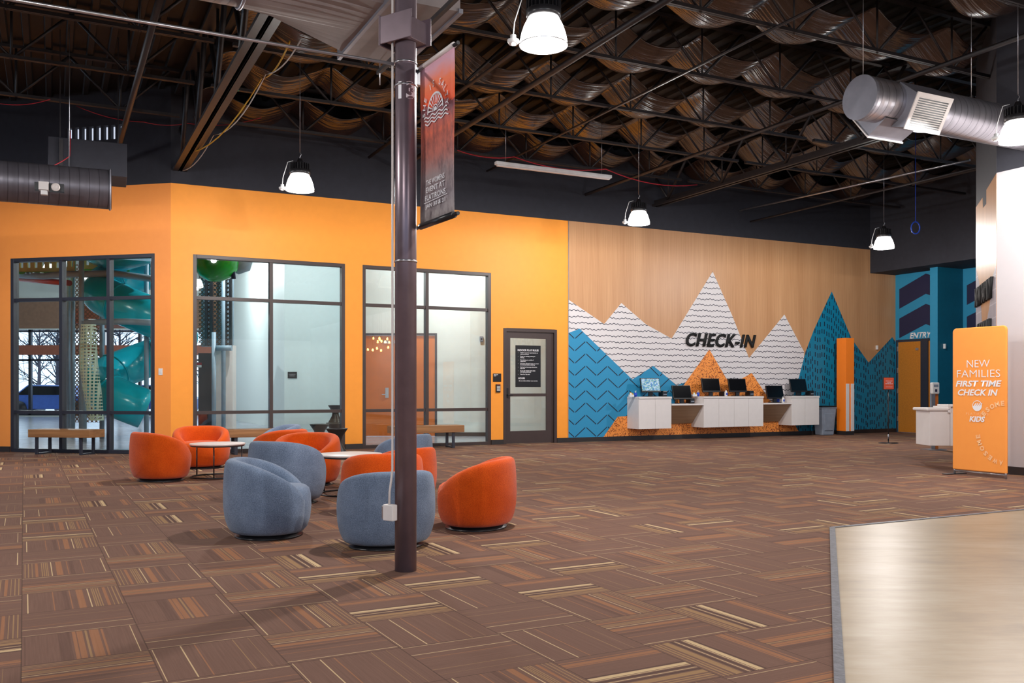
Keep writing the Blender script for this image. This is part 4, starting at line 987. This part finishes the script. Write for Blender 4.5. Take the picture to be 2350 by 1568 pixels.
for s_, cxx, w_, zc_, h_, bo_, sh_ in (('NEW', .40, .345, 1.525, .10, -.008, 0), ('FAMILIES', .40, .65, 1.39, .10, -.008, 0), ('FIRST TIME', .40, .69, 1.255, .085, .03, .22), ('CHECK IN', .39, .60, 1.135, .085, .03, .22), ('KIDS', .385, .235, .775, .075, .035, .2)):
    text(s_, 'lettering', 'white_ink', fl, width=w_, height=h_, loc=(cxx, yo, zc_), bold=bo_, shear=sh_)
text('FLATIRONS', 'lettering', 'pale_orange', fl, width=.34, height=.033, loc=(.385, yo, .845), shear=.15, space=1.3)
mb = MB(); ec, ez = .385, .955; arcband(mb, ec, ez, .064, .072, 0, 2*PI, 40, y=yo)
arcband(mb, ec, ez, 0, .064, PI*1.02, PI*1.98, 24, y=yo)
for k in range(4):
    x = ec-.055+k*.03; mb.add([(x, yo, ez-.005), (x+.024, yo, ez-.005), (x+.045, yo, ez+.035+.006*(k % 2)), (x+.036, yo, ez+.04)], [(0, 1, 2, 3)])
ink(mb, 'emblem', parent=fl)
acx, acz, ar = .79, .60, .395
for word, t0_, dt in (('AWESOME', 262, -12.2), ('WESOME', 152, -11.5)):
    for i, chh in enumerate(word):
        t = R(t0_+i*dt); x = acx+ar*math.cos(t); z = acz+ar*math.sin(t)
        if x > BWf-.05: continue
        text(chh, 'lettering', 'pale_orange', fl, height=.066, width=.066 if chh in 'WMO' else .05, loc=(x, yo+.0006, z), rot=t-PI/2, bold=.05)
# ------------------------------------------------------------------ play room behind the glass
def pw_(name, p, q, z1=6.6, mat='play_wall', th=.12):
    p, q = Vector(p), Vector(q); d = q-p
    return struct(MB().box(0, d.length, 0, th, 0, z1).obj(name, mat, loc=(p.x, p.y, 0), rz=math.atan2(d.y, d.x)))
pw_('wall_play_left', (-12.3, 37.6), (-6.4, 26.0)).location.z = 0
pw_('wall_play_back', (-6.5, 26.0), (-4.25, 26.0)); pw_('wall_play_step', (-4.25, 26.0), (-4.1, 22.4))
# back wall with wooden double door
bwl = (-4.15, 22.4); dX0, dX1, dZ = (823-CX)/F*22.4, (1003-CX)/F*22.4, 2.54
struct(wall_cells(0, 6.6, 0, 6.6, [(dX0+4.15, dX1+4.15, 0, dZ)], .15).obj('wall_play_right', 'play_wall', loc=(-4.15, 22.4, 0)))
dd = struct(empty('door_3', (dX0, 22.4, 0)))
wd_ = dX1-dX0
MB().box(0, .04, -.02, .1, 0, dZ).box(wd_-.05, wd_, -.02, .1, 0, dZ).box(.04, wd_-.05, -.02, .1, dZ-.05, dZ).obj('door_frame', 'dark_frame', dd)
mid = (900-CX)/F*22.4-dX0
for p, q, hx_ in ((.045, mid-.003, mid-.13), (mid+.003, wd_-.055, mid+.13)):
    l_ = MB().box(p, q, .03, .075, .01, dZ-.055).obj('door_leaf', 'door_wood', dd)
    MB().box(hx_-.04, hx_+.04, .015, .03, .95, 1.2).box(hx_-.12 if hx_ < mid else hx_, hx_ if hx_ < mid else hx_+.12, -.03, -.01, 1.02, 1.045).obj('door_handle', 'silver', l_)
    MB().box(hx_-.08, hx_+.04, .0, .03, dZ-.25, dZ-.17).obj('door_closer', 'silver', l_)
struct(MB().box(-4.1, dX0, 22.38, 22.4, 0, .1).box(dX1, 2.4, 22.38, 22.4, 0, .1).obj('baseboard_play', 'baseboard'))
pw_('wall_play_end', (2.3, 22.4), (4.2, 21.8)); pw_('wall_play_far_left', (-25, 21), (-25, 38))
# far wall with outside windows
struct(wall_cells(-25, -11.9, 0, 6.6, [(-24.5, -12.4, .05, 3.6)], .2).box(-25, -11.9, -.03, 0, 3.65, 4.9, 1).obj('wall_play_window', ['play_wall', 'brown_panel'], loc=(0, 37.6, 0)))
mb = MB()
for x in range(9): mb.box(-24.5+x*1.51, -24.4+x*1.51, 37.6, 37.75, .05, 3.6)
for z in (.05, 2.3, 3.5): mb.box(-24.5, -12.4, 37.6, 37.75, z, z+.08)
struct(mb.obj('window_5', 'dark_frame'))
struct(MB().box(-24.5, -12.4, 37.5, 37.6, 2.55, 2.95).obj('trim_6', 'brick'))
# play room floor, a vinyl plank layer
cAB = [W(1.9, BW+.2), W(13.0, BW+.2)]
lw = P0+Vector((-math.cos(AL)*14, -math.sin(AL)*14, 0))+Vector((-math.sin(AL), math.cos(AL), 0))*.2
pf = [(lw.x, lw.y), (P0.x-.04, P0.y+.2), (W(12.2, BW+.2).x, W(12.2, BW+.2).y), (4.5, 22.5), (-4, 22.5), (-4, 38), (-26, 38), (-26, lw.y)]
struct(MB().prism_xy(pf, .0, .006).obj('floor_play', 'vinyl_plank'))
mb = MB(); mb.box(-60, 60, 37.8, 120, -.3, -.05); struct(mb.obj('ground_snow', 'snow'))
# unseen lamps added to brighten the play room walls (same fixtures, hung higher)
play_fill = bpy.data.lights.new('lamp_bulb', 'POINT'); play_fill.energy = 620; play_fill.shadow_soft_size = .06; play_fill.color = (.95, .98, 1)
for i, (x, y) in enumerate(((-6.5, 22.6), (-1.6, 20.7), (-12.5, 24.5), (-15.5, 30.5), (-9.5, 29))):
    r = copy_tree(lamp); r.location = (x, y, 5.1)
    for ch in r.children:
        if ch.name.startswith('cable'): ch.scale = (1, 1, .6); ch.location.z = .12
        if ch.type == 'LIGHT': ch.data = play_fill
    tag(r, 'added unseen lamp inside the play room, number %d from the door' % (i+1), 'lamp', 'added unseen lamps inside the play room')
    r['label'] = ['added unseen lamp inside the play room above the green tube', 'added unseen lamp inside the play room above the wooden door', 'added unseen lamp inside the play room above the teal slide', 'added unseen lamp inside the play room by its left wall', 'added unseen lamp inside the play room by its far windows'][i]
# play structure
ps = empty('play_structure', (0, 0, 0), 0, 'indoor play structure with teal tube slide behind the left window', 'play structure')
def post(px, Y, z0=0, z1=5.4, r=.055, mat='pad_grey'):
    x = (px-CX)/F*Y; return MB().tube([(x, Y, z0), (x, Y, z1)], r, 12).obj('post', mat, ps)
for px, Y in ((187, 20.5), (167, 23), (158, 23.4), (150, 24), (336, 21.6), (352, 19.6), (234, 22)): post(px, Y)
post(193, 20.2, 0, 2.68); post(491, 23, 0, 2.6); post(513, 23.4, 0, 5.4)
mb = MB(); mb.tube([at(195, 740, 20.2), at(290, 738, 20.2), at(356, 741, 20.2)], .07, 12); mb.obj('rail', 'pad_grey', ps)
mb = MB(); mb.tube([at(45, 632, 23), at(100, 634, 21.5), at(150, 630, 21), at(260, 628, 21), at(350, 640, 21)], .08, 12); mb.obj('rail', 'pad_grey', ps)
MB().tube([at(48, 640, 23.2), at(100, 645, 21.8), at(160, 650, 21.3)], .07, 10).obj('rail', 'red_plastic', ps)
# yellow pierced panels
for (xa, xb, ya, yb, Y) in ((42, 140, 590, 624, 22.5), (146, 172, 588, 622, 21.6), (192, 296, 598, 618, 22)):
    A_, B2 = at(xa, yb, Y), at(xb, ya-30, Y); mb = MB(); holes = []
    n = max(2, int((B2[0]-A_[0])/.16)); st_ = (B2[0]-A_[0])/n
    for i in range(n): holes.append((A_[0]+st_*(i+.3), A_[0]+st_*(i+.68), A_[2]+.1, A_[2]+.24)); holes.append((A_[0]+st_*(i+.3), A_[0]+st_*(i+.68), A_[2]+.34, A_[2]+.48))
    wall_cells(A_[0], B2[0], A_[2], B2[2], holes, .04, mb=mb, y0=Y); mb.obj('pierced_panel', 'yellow_net', ps)
    MB().box(A_[0], B2[0], Y-.02, Y+.06, A_[2]-.06, A_[2]).obj('panel_edge', 'green_plastic', ps)
# deck slab behind
c1_, c2_ = at(150, 700, 24), at(352, 640, 24); MB().box(c1_[0], c2_[0], 24, 26, 2.9, 3.3).obj('platform', 'brick', ps)
c1_, c2_ = at(150, 735, 23.6), at(186, 650, 23.6); MB().box(c1_[0], c2_[0]+.5, 23.6, 23.62, 0.3, 4.4).obj('netting', 'dark_net', ps)
# teal slide: descending spiral
pts = []
hc = Vector(at(322, 890, 21.8)); hc.z = 0
for i in range(60):
    t = i/59; an = R(20+t*640); rr_ = .85; pts.append((hc.x+rr_*math.cos(an), hc.y+rr_*math.sin(an), 4.6-t*3.9))
MB().tube(pts, .46, 20).obj('slide', 'teal_plastic', ps)
for i in (6, 14, 22, 30, 38, 46, 54):
    p, q = Vector(pts[i-1]), Vector(pts[i+1]); d = (q-p).normalized()*.02; MB().tube([Vector(pts[i])-d, Vector(pts[i])+d], .485, 20).obj('slide_joint', 'teal_plastic', ps)
MB().tube([at(354, 560, 20.8), at(320, 575, 20.9), at(270, 590, 21.3), at(225, 575, 22)], .36, 18).obj('slide', 'teal_plastic', ps)
# rope net tube
mb = MB(); N = 16; vs = []
for j in range(14):
    f_ = j/13; c_ = Vector(at(203+30*max(0, f_-.4), 745+220*f_, 19.9)); r_ = .15+.04*math.sin(f_*3)
    vs += [(c_.x+r_*math.cos(2*PI*k/N), c_.y+r_*math.sin(2*PI*k/N), c_.z) for k in range(N)]
mb.add(vs, [(i*N+k, i*N+(k+1) % N, (i+1)*N+(k+1) % N, (i+1)*N+k) for i in range(13) for k in range(N)], 0, True); mb.obj('rope_net', 'rope_net', ps, fix=False)
# green tube at the second window
g = at(497, 605, 20.5); MB().lathe([(0, -.42), (.25, -.36), (.42, -.22), (.5, 0), (.48, .3), (.45, .8)], 28, T=Matrix.Translation(g) @ Matrix.Rotation(R(-12), 4, 'Y')).obj('tube_elbow', 'green_plastic', ps)
g2 = at(538, 600, 20.6); MB().tube([at(515, 585, 20.4), at(532, 596, 20.5), at(536, 640, 20.5)], .05, 10).obj('tube_collar', 'navy', ps)
MB().lathe([(0, -.3), (.25, -.2), (.32, .05), (.3, .5)], 24, T=Matrix.Translation(at(548, 600, 20.9))).obj('tube_elbow', 'pad_grey', ps)
c1_ = at(456, 795, 23.5); c2_ = at(530, 560, 23.5)
MB().box(c1_[0], c2_[0], 23.5, 23.52, c1_[2], c2_[2]).obj('netting', 'dark_net', ps)
MB().box(c1_[0], c2_[0], 23.7, 23.74, c1_[2], c2_[2]).obj('backing_panel', 'pad_grey', ps)
for q in (470, 482, 512, 526): MB().box(at(q, 0, 23.4)[0], at(q, 0, 23.4)[0]+.07, 23.38, 23.45, c1_[2], c2_[2]).obj('post', 'stool_black', ps)
c1_ = at(455, 1000, 23.8); MB().box(c1_[0], at(490, 0, 23.8)[0], 23.8, 23.84, 0, 2.1).obj('side_panel', 'stool_black', ps)
c1_ = at(496, 1000, 23.6); MB().box(c1_[0], at(534, 0, 23.6)[0], 23.6, 23.9, 0, 2.3).obj('side_panel', 'table_top', ps)
MB().tube([at(497, 799, 23), at(532, 799, 23)], .07, 10).obj('rail', 'pad_grey', ps)
# wall plaque on the white play room wall, thermostat
pq = empty('wall_plaque', at(671, 861, 25.99), 0, 'small black plaque on the white wall seen through the middle window', 'sign'); MB().box(-.13, .13, -.02, .0, -.09, .09).obj('plate', 'poster_black', pq)
for i, s_ in enumerate(('PLAYGROUND ENTRY', 'STAFF ONLY')): text(s_, 'lettering', 'white_ink', pq, width=.19-.04*i, loc=(0, -.023, .02-.045*i))
th = empty('wall_thermostat', at(1105, 778, 22.37), 0, 'small grey thermostat on the play room wall beside the wooden door', 'thermostat'); MB().box(-.045, .045, -.03, .02, -.06, .06).obj('plate', 'grey_plastic', th, bevel=.006); MB().lathe([(.018, 0), (.018, .01), (0, .01)], 16, T=Matrix.Translation((0, -.03, 0)) @ Matrix.Rotation(R(90), 4, 'X')).obj('dial', 'stool_black', th)
dn = empty('danger_sign', at(455, 838, 23.75), 0, 'small red and white warning sign inside the middle window', 'sign'); MB().box(-.08, .09, -.02, 0, -.06, 0).obj('plate', 'white_lam', dn); MB().box(-.08, .09, -.02, 0, 0, .06).obj('header', 'cable_red', dn)
ex = empty('exit_sign', at(307, 726, 21), 0, 'green exit sign before the teal slide in the left window', 'exit sign'); MB().box(-.13, .13, -.05, .0, -.07, .07).obj('sign_box', 'exit_green', ex); text('EXIT', 'lettering', 'white_ink', ex, width=.18, loc=(0, -.053, 0), bold=.02)
# hourglass stools by the middle window
def make_stool():
    r = empty('hourglass_stool'); MB().lathe([(.19, 0), (.185, .02), (.10, .17), (.085, .24), (.11, .32), (.19, .44), (.2, .455), (.185, .46), (.15, .43), (0, .42)], 32).obj('stool_body', 'stool_black', r, fix=False); return r
so = make_stool()
for i, (px, Y, z, lb) in enumerate(((773, 16.6, 0, 'black hourglass stool standing on the carpet before the orange pier'), (733, 18.4, 0, 'black hourglass stool inside the glass, left one'), (770, 19.1, .0, 'black hourglass stool inside the glass, right one'))):
    r = so if i == 0 else copy_tree(so); r.location = ((px-CX)/F*Y, Y, z+(.007 if i else 0)); tag(r, lb, 'stool', 'black hourglass stools')
r = copy_tree(so); r.location = ((770-CX)/F*19.1, 19.1, .467+.0); tag(r, 'black hourglass stool stacked on another inside the glass', 'stool', 'black hourglass stools'); r.scale = (.8, .8, .8)
# outside: bare trees, cars
for i, (x, y) in enumerate(((-22.5, 45), (-19.0, 44), (-15.8, 48), (-13.0, 44.5), (-26, 50))):
    tr = empty('bare_tree', (x, y, -.05), 0, ['bare tree outside, leftmost beyond the play room', 'bare tree outside, second from the left', 'bare tree outside in the middle', 'bare tree outside, rightmost one', 'bare tree outside standing far back'][i], 'tree', 'bare trees outside')
    mb = MB(); mb.tube([(0, 0, 0), (.05, 0, 2), (0, .1, 4.5)], [.12, .09, .03], 7)
    for k in range(34):
        z = random.uniform(1, 4); a = random.uniform(0, 2*PI); L = random.uniform(.6, 1.6); q = Vector((math.cos(a)*L, math.sin(a)*L, z+random.uniform(.2, 1.4)))
        mb.tube([(0, 0, z), q*.5+Vector((0, 0, z*.5+.1)), q], [.035, .022, .01], 4)
        for w_ in range(3): e = q+Vector((random.uniform(-.6, .6), random.uniform(-.6, .6), random.uniform(-.3, .6))); mb.tube([q*.6+Vector((0, 0, z*.4)), e], .012, 3)
    mb.obj('trunk', 'bark', tr)
for i, x in enumerate((-20.5, -16.0)):
    cr_ = empty('parked_car', (x, 41, -.05), 0, ['blue parked car outside, left one', 'blue parked car outside, right one'][i], 'car', 'parked cars outside')
    MB().prism_xz([(-2, .3), (2, .3), (2.05, .75), (1.2, .9), (.7, 1.35), (-.9, 1.38), (-1.5, .92), (-2.05, .8)], -.8, .8).obj('car_body', 'car_blue', cr_, bevel=.06)
    MB().prism_xz([(1.1, .93), (.65, 1.3), (-.85, 1.32), (-1.35, .93)], -.82, .82).obj('car_windows', 'screen_off', cr_)
    for q in (-1.25, 1.25): MB().lathe([(0, -.85), (.33, -.85), (.33, .85), (0, .85)], 20, T=Matrix.Translation((q, 0, .33)) @ Matrix.Rotation(R(90), 4, 'X')).obj('wheel', 'stool_black', cr_)
# ------------------------------------------------------------------ rest of the hall, behind and beside the viewer
struct(MB().box(-22, -21.8, -12, 23.8, 0, TOP).obj('wall_left_far', 'black_paint', rz=AW))
struct(MB().box(-22, 30, -12, -11.8, 3.6, TOP).obj('wall_front_upper', 'black_paint', rz=AW))
struct(MB().box(4, 30, -12, -11.8, 0, 3.6).obj('wall_front', 'white_wall', rz=AW))
struct(MB().box(-60, 60, -70, -11.8, -.3, -.06).obj('ground_front', 'snow', rz=AW))
# pendant cluster over the café side, seen mirrored in the right window
pn = empty('pendant_cluster', W(10.7, 3.0, 2.85), AW, 'cluster of small warm pendant bulbs seen mirrored in the right window', 'pendant')
for i in range(14):
    x, y, z = random.uniform(-.5, .5), random.uniform(-.3, .3), random.uniform(-.3, .2)
    MB().tube([(x, y, z), (x, y, 3.6)], .004, 4).obj('cord', 'stool_black', pn)
    MB().lathe([(0, -.06), (.03, -.05), (.035, -.02), (.015, .03), (0, .03)], 10, c=(x, y, z)).obj('bulb', 'bulb', pn)
